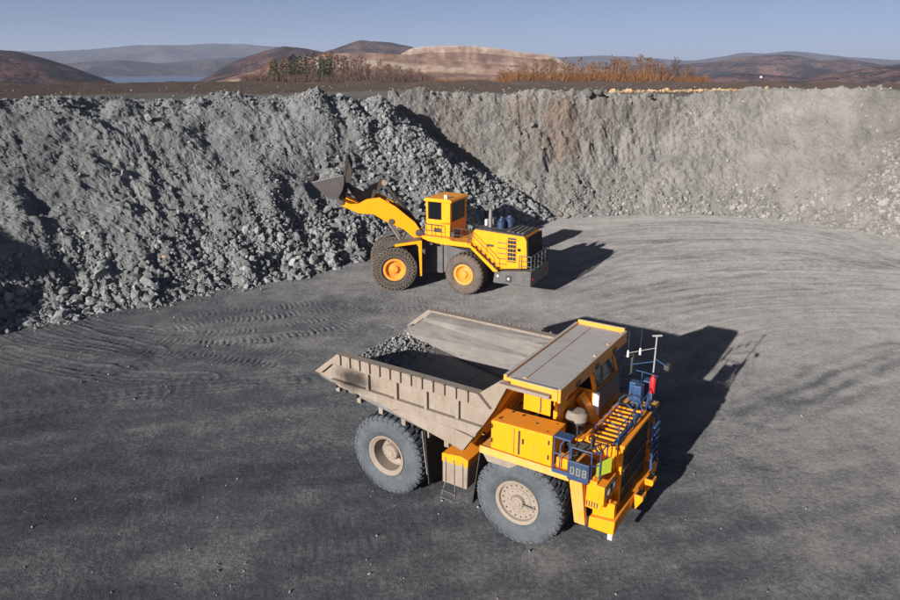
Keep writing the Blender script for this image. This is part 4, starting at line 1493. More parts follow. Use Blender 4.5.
# ---- decks, cabinet, engine housing
mb = MB()
mb.box(-1.30, 1.75, -3.12, -1.55, 3.18, 3.30)
dk = mb.build('deck', 'yellow_dusty', TR, 0.01)
MB().box(-1.32, 1.77, -3.17, -3.121, 3.06, 3.32).build('deck_edge', 'yellow_dusty', dk, 0.008)
MB().box(-1.30, 2.60, 1.45, 3.12, 3.14, 3.28).build('deck', 'yellow_dusty', TR, 0.01)
MB().prism([(-1.32, 3.175), (0.15, 3.175), (0.0, 2.98), (-0.25, 2.80), (-1.05, 2.78)], 'y', -3.115, -2.0).build('wheel_arch', 'body_dust', TR, 0.01)
cb = MB().prism([(-0.95, 3.31), (1.16, 3.31), (1.16, 4.36), (-0.95, 4.30)], 'y', -3.10, -2.12).build('cabinet', 'yellow', TR, 0.03)
MB().box(0.02, 0.09, -3.118, -3.101, 3.40, 4.22).build('cabinet_slot', 'dark_metal', cb)
MB().box(-0.13, -0.11, -3.112, -3.101, 3.36, 4.26).build('door_seam', 'dark_metal', cb)
for q in ((-0.75, -2.9), (-0.2, -2.35), (0.4, -2.6), (0.9, -2.9), (0.95, -2.3), (-0.6, -2.3)):
    MB().cyl((q[0], q[1], 4.31), 0.035, 0.05, 'z', 8).build('lifting_bolt', 'dark_metal', cb)
# engine housing between the decks
eh = MB().prism([(0.85, 3.1), (2.72, 3.1), (2.72, 3.52), (1.62, 3.56), (1.55, 3.56), (0.85, 3.5)], 'y', -1.45, 1.44).build('engine_housing', 'yellow', TR, 0.015)
MB().box(0.62, 0.72, -1.9, 0.2, 3.3, 4.55).build('bulkhead', 'yellow', TR, 0.01)
MB().box(0.70, 0.80, -2.0, -1.3, 4.4, 5.5).build('canopy_post', 'yellow', TR, 0.01)
MB().prism([(0.73, 4.3), (1.25, 3.58), (1.45, 3.58), (0.85, 4.5)], 'y', -0.35, 0.12).build('cowl_panel', 'yellow', TR, 0.01)
for k in range(10):
    yy = -1.32 + k * 0.29
    MB().box(1.68, 2.44, yy, yy + 0.06, 3.565, 3.625).build('hood_slat', 'yellow', TR, 0.004)
MB().box(1.66, 2.46, -1.40, 1.40, 3.555, 3.572).build('hood_screen', 'rust_steel', TR)
MB().box(1.58, 1.66, -1.42, 1.42, 3.56, 3.70).build('hood_rail', 'yellow', TR, 0.008)
af = MB().lathe([(0.0, 0.62), (0.30, 0.60), (0.34, 0.52), (0.34, 0.40), (0.28, 0.38), (0.28, 0.0)], (1.12, -1.15, 3.62), 'z', 24).build('air_filter', 'dark_metal', TR, smooth=True)
MB().lathe([(0.0, 0.30), (0.26, 0.28), (0.36, 0.18), (0.36, 0.0)], (1.12, -1.15, 4.08), 'z', 24).build('filter_cap', 'body_dust', af, smooth=True)
mb = MB()
for q in ((1.3, -1.9, 3.45), (1.5, -1.75, 3.5), (1.2, -2.0, 3.5)):
    mb.tube([(q[0] - 0.3, q[1], 3.32), (q[0], q[1], q[2] + 0.1), (q[0] + 0.45, q[1] + 0.25, 3.45)], 0.05, 8)
mb.build('hose', 'dark_metal', TR, smooth=True)
MB().box(1.25, 1.62, -2.95, -2.6, 3.30, 3.62).build('battery_box', 'yellow', TR, 0.02)
MB().box(1.75, 2.62, -3.05, -1.47, 3.14, 3.26).build('front_platform', 'yellow', TR, 0.01)
for k in range(5):
    MB().box(1.9 + 0.13 * k, 1.96 + 0.13 * k, -2.9, -1.6, 3.265, 3.30).build('platform_slat', 'yellow', TR)

# radiator and grille
rd = MB().box(2.58, 2.78, -1.34, 1.30, 1.45, 3.60).build('radiator', 'yellow', TR, 0.02)
MB().box(2.70, 2.795, -1.22, 1.18, 1.55, 3.48).build('grille', 'black', rd)
for zz in (2.15, 2.8):
    MB().beam((2.81, -1.22, zz - 0.05), (2.81, 1.18, zz - 0.05), 0.05, 0.06).build('grille_bar', 'rust_steel', rd)
for k in range(17):
    yy = -1.15 + k * 0.14
    MB().box(2.796, 2.806, yy, yy + 0.022, 1.56, 3.47).build('grille_fin', 'dark_metal', rd)
MB().box(2.40, 2.585, -1.50, -1.345, 1.40, 3.66).build('radiator_side', 'yellow', rd, 0.01)
MB().box(2.40, 2.585, 1.305, 1.46, 1.40, 3.66).build('radiator_side', 'yellow', rd, 0.01)
MB().box(2.56, 2.84, -1.40, 1.36, 3.60, 3.70).build('radiator_cap', 'yellow', rd, 0.015)

# front corner columns, light boxes and bumper
for sd in (-1, 1):
    mb = MB()
    mb.hexa([(1.78, sd * 2.50, 1.22), (2.14, sd * 2.50, 1.22), (2.14, sd * 2.32, 1.22), (1.78, sd * 2.32, 1.22),
             (1.72, sd * 3.04, 3.14), (2.14, sd * 3.04, 3.14), (2.14, sd * 2.80, 3.14), (1.72, sd * 2.80, 3.14)])
    mb.build('corner_column', 'yellow_dusty', TR, 0.012)
    lb = MB().prism([(2.02, 2.02), (2.60, 1.98), (2.72, 2.28), (2.72, 2.86), (2.40, 2.86), (2.02, 2.98)], 'y', sd * 1.62, sd * 2.62).build('light_box', 'yellow', TR, 0.02)
    for j in range(6):
        xx = 2.08 + j * 0.085
        MB().box(xx, xx + 0.04, sd * 2.62 + sd * 0.001 - 0.004, sd * 2.62 + sd * 0.001 + 0.008, 2.06, 2.26).build('louvre', 'dark_metal', lb)
    for yy in (2.32, 1.90):
        hl = MB().box(2.721, 2.76, sd * yy - 0.17, sd * yy + 0.17, 2.40, 2.78).build('headlight', 'dark_metal', TR, 0.01)
        MB().lathe([(0.0, 0.03), (0.09, 0.024), (0.13, 0.0)], (2.761, sd * yy, 2.59), 'x', 18).build('lens', 'lamp_lens', hl, smooth=True)
    MB().lathe([(0.0, 0.05), (0.07, 0.04), (0.09, 0.0)], (2.74, sd * 2.1, 2.12), 'x', 12).build('indicator', 'amber', TR, smooth=True)
bp = MB().prism([(2.15, 1.02), (2.97, 1.02), (3.00, 1.52), (2.16, 1.42)], 'y', -2.24, 2.24).build('bumper', 'yellow', TR, 0.025)
for sd in (-1, 1):
    MB().box(2.20, 2.9, sd * 1.95 - 0.12, sd * 1.95 + 0.12, 1.40, 2.00).build('bumper_bracket', 'yellow', TR, 0.01)
    MB().box(2.78, 2.93, sd * 2.13 - 0.05, sd * 2.13 + 0.05, 0.78, 1.03).build('tow_foot', 'white_paint', bp, 0.01)
    MB().tube([(2.35, sd * 1.7, 1.45), (2.35, sd * 1.7, 1.95)], 0.06, 8).build('bumper_stay', 'yellow', TR)
mb = MB()
for q in ((2.55, -1.75), (2.68, -1.95), (2.62, -1.58)):
    mb.lathe([(0.09, 0), (0.09, 0.14), (0.0, 0.17)], (q[0], q[1], 1.52), 'z', 12)
mb.build('coupling', 'rust_steel', TR, smooth=True)
for yy in (-0.25, 0.85):
    stp = MB().prism([(3.0, 1.52), (3.30, 1.50), (3.30, 1.36), (3.05, 0.92)], 'y', yy - 0.20, yy + 0.20).build('step_bracket', 'yellow', TR, 0.01)
    for j in (-0.1, 0.08):
        MB().box(3.06, 3.24, yy + j - 0.06, yy + j + 0.06, 1.522, 1.54).build('step_hole', 'black', stp)
# ladder up the front left of the grille
mb = MB()
mb.beam((3.0, 1.35, 1.5), (2.86, 1.35, 3.3), 0.06, 0.08).beam((3.0, 1.95, 1.5), (2.86, 1.95, 3.3), 0.06, 0.08)
ld = mb.build('ladder', 'blue', TR)
for k in range(6):
    z_ = 1.7 + k * 0.28
    MB().box(2.88 + (2.0 - z_ * 0.5) * 0.04, 3.02, 1.36, 1.94, z_, z_ + 0.04).build('rung', 'blue', ld)

# tank between the axles, its steps, mud flaps
tk = MB().prism([(-2.9, 1.30), (-1.92, 1.30), (-1.88, 2.42), (-2.15, 2.50), (-2.9, 2.40)], 'y', -2.95, -1.6).build('fuel_tank', 'body_dust', TR, 0.04)
MB().prism([(-2.91, 2.12), (-1.88, 2.16), (-1.87, 2.44), (-2.15, 2.515), (-2.91, 2.415)], 'y', -2.962, -1.62).build('tank_top', 'yellow', tk, 0.02)
for xx in (-2.76, -2.42, -2.08):
    MB().prism([(xx - 0.03, 1.36), (xx + 0.03, 1.36), (xx + 0.03, 2.30), (xx - 0.03, 2.30)], 'y', -3.0, -2.951).build('tank_strap', 'body_dust', tk, 0.006)
MB().prism([(-2.9, 1.30), (-1.92, 1.30), (-1.88, 2.42), (-2.15, 2.50), (-2.9, 2.40)], 'y', 1.6, 2.95).build('hydraulic_tank', 'yellow_dusty', TR, 0.04)
mb = MB()
mb.beam((-2.98, -2.92, 0.66), (-2.82, -2.86, 1.32), 0.04, 0.05).beam((-2.42, -2.92, 0.66), (-2.42, -2.86, 1.32), 0.04, 0.05)
sp = mb.build('step_ladder', 'grey_metal', TR)
for z_ in (0.68, 0.98):
    MB().box(-2.97 + (z_ - 0.66) * 0.2, -2.42, -3.02, -2.86, z_, z_ + 0.035).build('rung', 'grey_metal', sp)
for sd in (-1, 1):
    MB().hexa([(-1.72, sd * 2.95, 0.85), (-1.72, sd * 2.05, 0.85), (-1.69, sd * 2.05, 0.85), (-1.69, sd * 2.95, 0.85),
               (-1.42, sd * 3.0, 2.9), (-1.42, sd * 2.05, 2.9), (-1.39, sd * 2.05, 2.9), (-1.39, sd * 3.0, 2.9)]).build('mud_flap', 'rubber_dark', TR)
    MB().hexa([(-3.46, sd * 2.98, 1.0), (-3.46, sd * 1.2, 1.0), (-3.43, sd * 1.2, 1.0), (-3.43, sd * 2.98, 1.0),
               (-3.62, sd * 2.98, 3.05), (-3.62, sd * 1.2, 3.05), (-3.59, sd * 1.2, 3.05), (-3.59, sd * 2.98, 3.05)]).build('mud_flap', 'rubber_dark', TR)
MB().tube([(-3.72, -2.96, 3.0), (-3.60, -3.0, 2.2), (-3.50, -3.0, 1.4)], 0.02, 6).build('cable', 'body_dust', TR)

# ---- cab
cab = MB().prism([(-0.30, 3.29), (1.22, 3.29), (1.30, 3.75), (1.22, 4.52), (-0.30, 4.45)], 'y', 0.22, 2.34).build('cab', 'yellow', TR, 0.015)
for (x0, x1, xt0, xt1, yy) in ((1.08, 1.22, 0.86, 0.98, 0.25), (1.08, 1.22, 0.86, 0.98, 2.21), (-0.30, -0.16, -0.30, -0.16, 0.25), (-0.30, -0.16, -0.30, -0.16, 2.21), (0.42, 0.54, 0.36, 0.48, 0.25), (0.42, 0.54, 0.36, 0.48, 2.21)):
    MB().hexa([(x0, yy, 4.45), (x1, yy, 4.45), (x1, yy + 0.1, 4.45), (x0, yy + 0.1, 4.45), (xt0, yy, 5.34), (xt1, yy, 5.34), (xt1, yy + 0.1, 5.34), (xt0, yy + 0.1, 5.34)]).build('pillar', 'yellow', cab)
MB().box(-0.32, 1.02, 0.20, 2.36, 5.33, 5.47).build('roof', 'yellow', cab, 0.02)
ws = MB().hexa([(1.235, 0.40, 3.80), (1.26, 0.40, 3.80), (1.26, 2.16, 3.80), (1.235, 2.16, 3.80), (1.16, 0.40, 4.50), (1.185, 0.40, 4.50), (1.185, 2.16, 4.50), (1.16, 2.16, 4.50)])
ws = MB().hexa([(1.33, 0.28, 3.72), (1.36, 0.28, 3.72), (1.36, 2.28, 3.72), (1.33, 2.28, 3.72), (1.24, 0.28, 4.50), (1.27, 0.28, 4.50), (1.27, 2.28, 4.50), (1.24, 2.28, 4.50)])
lp = ws.build('dash_panel', 'grey_metal', cab, 0.01)
MB().box(1.16, 1.37, 0.10, 0.215, 3.55, 4.52).build('cab_corner_trim', 'white_paint', cab, 0.02)
MB().hexa([(1.135, 0.36, 4.53), (1.155, 0.36, 4.53), (1.155, 2.2, 4.53), (1.135, 2.2, 4.53), (0.92, 0.36, 5.32), (0.94, 0.36, 5.32), (0.94, 2.2, 5.32), (0.92, 2.2, 5.32)]).build('windshield', 'windscreen', cab)
MB().box(0.55, 1.07, 0.275, 0.295, 4.47, 5.33).build('side_window', 'glass', cab)
MB().box(-0.15, 0.42, 0.275, 0.295, 4.47, 5.33).build('side_window', 'glass', cab)
MB().box(-0.15, 1.07, 2.265, 2.285, 4.47, 5.33).build('side_window', 'glass', cab)
MB().box(-0.29, -0.27, 0.36, 2.2, 4.47, 5.33).build('rear_window', 'glass', cab)
MB().beam((1.17, 0.9, 4.58), (1.02, 1.25, 5.15), 0.02, 0.03).build('wiper', 'black', cab)
MB().box(0.80, 1.05, 0.17, 0.219, 4.25, 4.40).build('cab_hatch', 'yellow_dusty', cab, 0.01)
MB().beam((0.92, 0.208, 4.0), (1.03, 0.208, 4.16), 0.03, 0.03).build('door_handle', 'black', cab)
# mirrors left
mr = MB().tube([(1.25, 2.3, 5.0), (1.6, 2.75, 5.05), (1.6, 2.75, 4.3), (1.25, 2.4, 4.2)], 0.025, 6).build('mirror_arm', 'dark_metal', TR)
MB().box(1.56, 1.64, 2.62, 2.95, 4.35, 4.95).build('mirror', 'dark_metal', mr, 0.02)

# ---- blue railings
def rail(pts, r=0.022):
    return MB().tube(pts, r, 7)


def railing(posts, z0, z1, mat='blue', hoops=()):
    rl = rail([(x, y, z1) for x, y in posts]).build('railing', mat, TR, smooth=True)
    rail([(x, y, (z0 + z1) / 2) for x, y in posts], 0.017).build('rail_bar', mat, rl, smooth=True)
    for x, y in posts:
        rail([(x, y, z0), (x, y, z1)]).build('rail_post', mat, rl, smooth=True)
    return rl


# side gate behind the cabinet corner
railing([(1.22, -3.08), (1.72, -3.08)], 3.30, 4.36)
MB().box(1.20, 1.74, -3.10, -2.72, 4.34, 4.40).build('gate_plate', 'blue', TR, 0.01)
MB().box(1.22, 1.74, -3.20, -3.172, 3.24, 3.36).build('toe_board', 'blue', TR, 0.005)
rail([(1.42, -3.08, 3.35), (1.42, -3.08, 4.15), (1.50, -3.0, 4.28), (1.62, -2.9, 4.28)]).build('grab_handle', 'blue', TR, smooth=True)
# front platform rails
railing([(1.76, -3.04), (2.40, -3.04), (2.60, -2.84), (2.60, -2.3)], 3.26, 4.16)
railing([(2.62, -1.4), (2.66, -0.7), (2.66, 0.0), (2.66, 0.7), (2.62, 1.4), (2.55, 2.0), (2.5, 2.95), (1.9, 3.05), (1.2, 3.05)], 3.30, 4.32)
for yy in (-1.15, -0.45, 0.3, 1.0):
    MB().tube([(1.75, yy, 3.66), (1.78, yy, 4.05), (1.95, yy, 4.24), (2.25, yy, 4.28), (2.5, yy, 4.14), (2.58, yy, 3.66)], 0.018, 7).build('hoop', 'blue', TR, smooth=True)
MB().box(2.45, 2.62, -1.35, 1.0, 3.665, 3.72).build('blue_sill', 'blue', TR)
# blue boxes and panels on the left front corner
for (x0, x1, y0, y1, z0, z1) in ((1.85, 2.15, 1.75, 2.05, 3.7, 4.42), (2.12, 2.40, 1.35, 1.72, 3.85, 4.50), (2.2, 2.5, 2.15, 2.5, 3.6, 4.40)):
    bx = MB().box(x0, x1, y0, y1, z0, z1).build('control_box', 'blue', TR, 0.02)
    MB().box(x0 + 0.05, x1 - 0.05, y0 - 0.006, y0 - 0.001, z0 + 0.08, z1 - 0.3).build('box_door', 'dark_blue', bx)
    MB().box((x0 + x1) / 2 - 0.03, (x0 + x1) / 2 + 0.03, (y0 + y1) / 2 - 0.03, (y0 + y1) / 2 + 0.03, 3.28, z0).build('box_foot', 'blue', bx)
MB().box(1.95, 2.5, 1.30, 1.36, 3.30, 3.62).build('yellow_box', 'yellow', TR, 0.02)
# number board
nb_ = MB().box(1.72, 2.40, -3.20, -3.13, 3.16, 3.80).build('number_board', 'dark_blue', TR, 0.02)
DIG = {'0': 'abcdef', '8': 'abcdefg'}


def digit(ch, x, z, w, h, y, t=0.035):
    segs = {'a': (x, x + w, z + h - t, z + h), 'g': (x, x + w, z + h / 2 - t / 2, z + h / 2 + t / 2), 'd': (x, x + w, z, z + t),
            'f': (x, x + t, z + h / 2, z + h), 'e': (x, x + t, z, z + h / 2), 'b': (x + w - t, x + w, z + h / 2, z + h), 'c': (x + w - t, x + w, z, z + h / 2)}
    mb = MB()
    for k, s_ in enumerate(DIG[ch]):
        x0, x1, z0, z1 = segs[s_]
        mb.box(x0, x1, y - 0.008 - 0.0007 * k, y, z0, z1)
    mb.build('digit', 'digit', nb_)


for ch, x in (('0', 1.82), ('0', 2.01), ('8', 2.20)):
    digit(ch, x, 3.37, 0.12, 0.25, -3.201, 0.03)
# lime plate on the corner rail
MB().hexa([(2.50, -2.86, 3.30), (2.86, -2.60, 3.45), (2.86, -2.58, 3.45), (2.50, -2.84, 3.30), (2.50, -2.86, 3.74), (2.86, -2.60, 3.98), (2.86, -2.58, 3.98), (2.50, -2.84, 3.74)]).build('lime_plate', 'lime', TR)
# fire extinguisher
fe = MB().lathe([(0.0, -0.02), (0.09, 0.0), (0.10, 0.05), (0.10, 0.52), (0.07, 0.60), (0.03, 0.64), (0.03, 0.70)], (2.60, 1.95, 4.12), 'z', 16).build('fire_extinguisher', 'red', TR, smooth=True)
MB().box(2.56, 2.66, 1.92, 1.98, 4.80, 4.86).build('extinguisher_valve', 'black', fe)
MB().box(2.40, 2.70, 1.75, 2.3, 3.34, 3.42).build('blue_shelf', 'blue', TR)
# mast with antennas
ms = MB().tube([(2.56, 2.04, 3.4), (2.56, 2.04, 6.2)], 0.026, 8).build('mast', 'mast_grey', TR, smooth=True)
MB().tube([(2.44, 1.94, 6.2), (2.70, 2.14, 6.2)], 0.035, 8).build('antenna_head', 'mast_grey', ms)
MB().tube([(2.56, 2.04, 5.75), (1.75, 1.55, 5.55)], 0.012, 6).build('antenna_arm', 'mast_grey', ms)
for f in (0.55, 0.98):
    q = Vector((2.56, 2.04, 5.75)).lerp(Vector((1.75, 1.55, 5.55)), f)
    MB().tube([tuple(q - Vector((0, 0, 0.14))), tuple(q + Vector((0, 0, 0.10)))], [0.04, 0.03], 7).build('antenna_base', 'white_paint', ms)
    MB().tube([tuple(q), tuple(q + Vector((0, 0, 0.8)))], 0.008, 5).build('whip', 'dark_metal', ms)
MB().tube([(2.56, 2.04, 5.25), (1.85, 1.62, 5.12)], 0.02, 6).build('blue_arm', 'blue', ms)
MB().tube([(2.56, 2.04, 5.35), (2.95, 2.3, 5.05)], 0.025, 6).build('lamp_arm', 'blue', ms)
MB().box(2.85, 3.02, 2.2, 2.5, 4.95, 5.10).build('work_lamp', 'dark_metal', ms, 0.01)

# hinges, handles, hoses and a right hand mirror
for (x0, z0) in ((-0.9, 3.55), (-0.9, 4.05), (1.05, 3.55), (1.05, 4.05)):
    MB().cyl((x0, -3.125, z0), 0.025, 0.14, 'z', 8).build('hinge', 'dark_metal', cb)
MB().box(0.16, 0.22, -3.13, -3.105, 3.8, 3.98).build('handle', 'dark_metal', cb)
for k, (ya, yb) in enumerate(((-2.7, -2.2), (-2.3, -1.8), (-2.0, -1.65))):
    MB().tube([(1.35 + 0.1 * k, ya, 3.32), (1.55 + 0.1 * k, ya + 0.1, 3.55), (1.9 + 0.08 * k, yb, 3.62), (2.2, yb + 0.1, 3.32)], 0.03, 7).build('hose', 'rubber_dark', TR, smooth=True)
for k in range(4):
    MB().box(2.16 + 0.1 * k, 2.22 + 0.1 * k, -2.9 + 0.12 * k, -2.84 + 0.12 * k, 3.27, 3.46 + 0.05 * (k % 2)).build('valve_block', 'chrome_pipe', TR)
ra = MB().tube([(2.4, -3.04, 4.16), (2.45, -3.2, 4.55), (2.45, -3.2, 4.75)], 0.018, 6).build('mirror_arm', 'dark_metal', TR)
MB().box(2.42, 2.48, -3.32, -3.08, 4.45, 4.80).build('mirror', 'dark_metal', ra, 0.015)
for yy in (-1.6, 0.0, 1.6):
    MB().box(1.262, 1.30, yy - 0.14, yy + 0.14, 5.45, 5.62).build('canopy_lamp', 'dark_metal', can, 0.01)

# ================================================================== WHEEL LOADER
# local frame at the articulation joint: x forward, y left (towards the viewer), z up
LD = empty('wheel_loader', (-0.88, 48.8, 0.0), rad(153))
tag(LD, 'yellow articulated wheel loader with raised full bucket at the foot of the rubble slope', 'wheel loader')
TURN = rad(34.0)


def turn(o):
    o.rotation_euler.z = TURN
    return o


def loader_wheel(R, w, loc, side, front):
    h = w / 2
    s = side
    mb = MB()
    mb.lathe([(0.0, s * 0.50 * h), (0.20 * R, s * 0.50 * h), (0.30 * R, s * 0.42 * h), (0.36 * R, s * 0.55 * h), (0.40 * R, s * 0.88 * h), (0.46 * R, s * 0.92 * h), (0.505 * R, s * 0.9 * h), (0.505 * R, -s * 0.9 * h),
              (0.4 * R, -s * 0.85 * h), (0.0, -s * 0.5 * h)], n=40)
    c = Vector(loc)
    if front:
        c = Vector((loc[0] * cos(TURN) - loc[1] * sin(TURN), loc[0] * sin(TURN) + loc[1] * cos(TURN), loc[2]))
    o = mb.build('wheel', 'rim_yellow', LD, smooth=True, loc=tuple(c))
    if front:
        turn(o)
    hb = MB()
    hb.lathe([(0.0, s * 0.86 * h), (0.14 * R, s * 0.84 * h), (0.17 * R, s * 0.76 * h), (0.20 * R, s * 0.50 * h)], n=24)
    bolts(hb, 14, 0.27 * R, s * 0.36 * h, s * 0.58 * h, 0.035)
    hb.build('hub', 'rim_yellow', o, smooth=True)
    tyre_mb(R if not front else R - 0.07, w, 30, 0.07).build('tyre', 'rubber_brown' if not front else 'rubber_dark', o, smooth=True)
    if front:
        ch = MB()
        nt_ = 34
        prof = [(0.60 * R, 1.03 * h), (0.70 * R, 1.05 * h), (0.80 * R, 1.05 * h), (0.90 * R, 1.0 * h), (0.965 * R, 0.88 * h), (R, 0.6 * h), (R, 0.2 * h), (R, -0.2 * h), (R, -0.6 * h), (0.965 * R, -0.88 * h),
                (0.90 * R, -1.0 * h), (0.80 * R, -1.05 * h), (0.70 * R, -1.05 * h), (0.60 * R, -1.03 * h)]

        def cp(k, j):
            t = 2 * pi * (k + 0.5 * (j % 2)) / nt_
            r, a = prof[j]
            return (r * cos(t), a, r * sin(t))
        for j in range(len(prof) - 1):
            for k in range(nt_):
                a = cp(k, j)
                if j % 2 == 0:
                    q = (cp(k, j + 1), cp(k - 1, j + 1))
                else:
                    q = (cp(k, j + 1), cp(k + 1, j + 1))
                for b_ in q:
                    ch.beam(a, b_, 0.034, 0.05, up=(0.1, 0.3, 1))
        for j in (0, 2, 4, 9, 11, 13):
            for k in range(nt_):
                ch.beam(cp(k, j), cp(k + 1, j), 0.034, 0.05, up=(0.1, 0.3, 1))
        ch.build('tyre_chain', 'chain_steel', o)
    return o


for sd in (1, -1):
    loader_wheel(1.45, 1.12, (-3.1, sd * 1.64, 1.45), sd, False)
    loader_wheel(1.58, 1.15, (3.25, sd * 1.64, 1.58), sd, True)

# ---- rear half
mb = MB()
mb.prism([(-7.3, 1.5), (-7.3, 2.3), (-4.2, 2.5), (-0.3, 3.1), (0.25, 3.1), (0.25, 1.0), (-0.85, 0.95), (-1.6, 1.5)], 'y', -0.72, 0.72)
mb.build('rear_frame', 'grey_metal', LD, 0.02)
MB().box(-0.84, 0.22, 0.721, 0.86, 0.95, 3.15).build('joint_plate', 'grey_metal', LD, 0.02)
MB().lathe([(0.3, -1.3), (0.5, 0), (0.3, 1.3)], (-3.1, 0, 1.45), 'y', 16).build('rear_axle', 'dark_metal', LD, smooth=True)
hood = MB().prism([(-3.55, 4.52), (-7.15, 4.36), (-7.32, 4.1), (-7.42, 2.26), (-5.25, 1.95), (-4.2, 2.75), (-3.3, 3.36)], 'y', -1.40, 1.40).build('hood', 'loader_yellow', LD, 0.03)
ht = MB().prism([(-3.60, 4.525), (-7.10, 4.37), (-7.10, 4.43), (-3.60, 4.60)], 'y', -1.36, 1.36).build('hood_top', 'dark_metal', hood, 0.02)
MB().prism([(-7.325, 4.30), (-7.43, 2.3), (-7.52, 2.3), (-7.40, 4.34)], 'y', -1.34, 1.34).build('rear_grille', 'black', hood, 0.01)
for k in range(4):
    x0 = -5.75 - k * 0.33
    zz = np.interp(x0, [-7.1, -3.6], [4.435, 4.605])
    MB().box(x0 - 0.2, x0, -0.9, 0.9, zz - 0.01, zz + 0.05).build('vent_slat', 'grey_metal', hood)
# side door panel with strips, and side grille
dp = MB().box(-5.94, -5.30, 1.401, 1.44, 2.15, 4.08).build('door_panel', 'loader_yellow', hood, 0.01)
for k in range(5):
    MB().box(-5.93, -5.31, 1.441, 1.475, 2.35 + k * 0.36, 2.40 + k * 0.36).build('panel_strip', 'rust_steel', dp)
sg = MB().box(-6.62, -6.02, 1.401, 1.43, 2.55, 4.22).build('side_grille', 'rust_steel', hood, 0.01)
for k in range(3):
    MB().box(-6.56 + k * 0.2, -6.45 + k * 0.2, 1.431, 1.45, 2.6, 4.17).build('grille_opening', 'black', sg)
for k in range(6):
    MB().box(-6.62, -6.02, 1.451, 1.48, 2.65 + k * 0.28, 2.70 + k * 0.28).build('grille_bar', 'loader_yellow', sg)
MB().box(-6.95, -6.72, 1.401, 1.412, 3.35, 3.55).build('warning_plate', 'black', hood)
MB().box(-5.0, -4.5, 1.401, 1.408, 3.45, 3.62).build('sign_plate', 'dark_metal', hood)
# counterweight and tail platform
cw = MB().prism([(-5.15, 1.08), (-7.85, 1.12), (-7.85, 2.14), (-7.44, 2.14), (-5.25, 1.86)], 'y', -1.78, 1.78).build('counterweight', 'grey_metal', LD, 0.04)
MB().box(-6.5, -6.1, 1.781, 1.83, 1.25, 1.75).build('tail_box', 'dark_metal', cw, 0.02)
MB().lathe([(0.0, 0.05), (0.09, 0.03), (0.1, 0.0)], (-6.3, 1.831, 1.5), 'y', 14).build('work_lamp', 'lamp_lens', cw, smooth=True)
MB().lathe([(0.0, 0.05), (0.09, 0.03), (0.1, 0.0)], (-5.5, 1.781, 1.6), 'y', 14).build('work_lamp', 'lamp_lens', cw, smooth=True)
for sd in (-1, 1):
    MB().box(-7.90, -7.851, sd * 1.4 - 0.15, sd * 1.4 + 0.15, 1.5, 1.7).build('tail_light', 'red', cw)


def lrailing(posts, z0, z1, mat, r=0.028, mids=1):
    rl = MB().tube([(x, y, z1 + dz) for x, y, dz in posts], r, 6).build('railing', mat, LD, smooth=True)
    for m_ in range(mids):
        f = (m_ + 1) / (mids + 1)
        MB().tube([(x, y, z0 + (z1 - z0) * f + dz) for x, y, dz in posts], r * 0.8, 6).build('rail_bar', mat, rl, smooth=True)
    for x, y, dz in posts:
        MB().tube([(x, y, z0 + dz), (x, y, z1 + dz)], r, 6).build('rail_post', mat, rl, smooth=True)
    return rl


lrailing([(-7.0, 1.72, 0), (-7.82, 1.72, 0), (-7.82, 1.03, 0), (-7.82, 0.34, 0), (-7.82, -0.34, 0), (-7.82, -1.03, 0), (-7.82, -1.72, 0), (-7.0, -1.72, 0)], 2.13, 3.15, 'grey_metal', 0.035, 2)
# equipment on the hood
MB().lathe([(0.13, 0), (0.13, 1.05), (0.10, 1.05), (0.10, 1.3), (0.07, 1.3)], (-4.35, 0.55, 4.55), 'z', 14).build('exhaust_stack', 'chrome_pipe', LD, smooth=True)
for (x, y, z, r_, h_) in ((-5.05, 0.35, 4.55, 0.26, 0.5), (-5.35, -0.45, 4.53, 0.30, 0.62), (-4.75, -0.5, 4.56, 0.24, 0.45)):
    ac = MB().lathe([(0.0, h_ + 0.06), (r_ * 0.7, h_ + 0.04), (r_, h_ - 0.04), (r_, 0.0)], (x, y, z), 'z', 18).build('air_cleaner', 'dark_blue', LD, smooth=True)
    MB().lathe([(0.0, 0.16), (r_ * 0.5, 0.12), (r_ * 0.62, 0.0)], (x, y, z + h_ + 0.03), 'z', 14).build('cleaner_cap', 'dark_blue', ac, smooth=True)
MB().box(-4.2, -3.7, -1.0, -0.4, 4.58, 4.95).build('equipment_box', 'grey_metal', LD, 0.03)
MB().lathe([(0.10, 0), (0.10, 0.42), (0.0, 0.45)], (-3.85, 0.1, 4.58), 'z', 12).build('fluid_bottle', 'white_paint', LD, smooth=True)
# platform and stair
MB().prism([(0.32, 3.55), (-0.15, 3.40), (-1.25, 3.28), (-3.45, 3.28), (-3.45, 3.60), (-2.0, 3.60), (-1.7, 3.75), (0.32, 3.75)], 'y', -1.72, 1.72).build('platform', 'loader_yellow', LD, 0.02)
st = MB()
st.prism([(-3.30, 3.60), (-3.55, 3.60), (-5.62, 2.00), (-5.30, 1.95)], 'y', 2.02, 2.08)
stair = st.build('stair', 'loader_yellow', LD)
MB().prism([(-3.30, 3.60), (-3.55, 3.60), (-5.62, 2.00), (-5.30, 1.95)], 'y', 1.45, 1.51).build('stringer', 'loader_yellow', stair)
for k in range(6):
    f = (k + 0.5) / 6
    x0, z0 = -3.5 - f * 1.95, 3.5 - f * 1.5
    MB().box(x0 - 0.16, x0 + 0.12, 1.511, 2.019, z0, z0 + 0.04).build('tread', 'rust_steel', stair)
MB().tube([(-3.40, 2.05, 3.6), (-3.45, 2.05, 4.5), (-5.35, 2.05, 2.9), (-5.45, 2.05, 2.1)], 0.028, 6).build('handrail', 'rust_steel', stair)
MB().tube([(-4.4, 2.05, 2.8), (-4.4, 2.05, 3.68)], 0.022, 6).build('rail_post', 'rust_steel', stair)
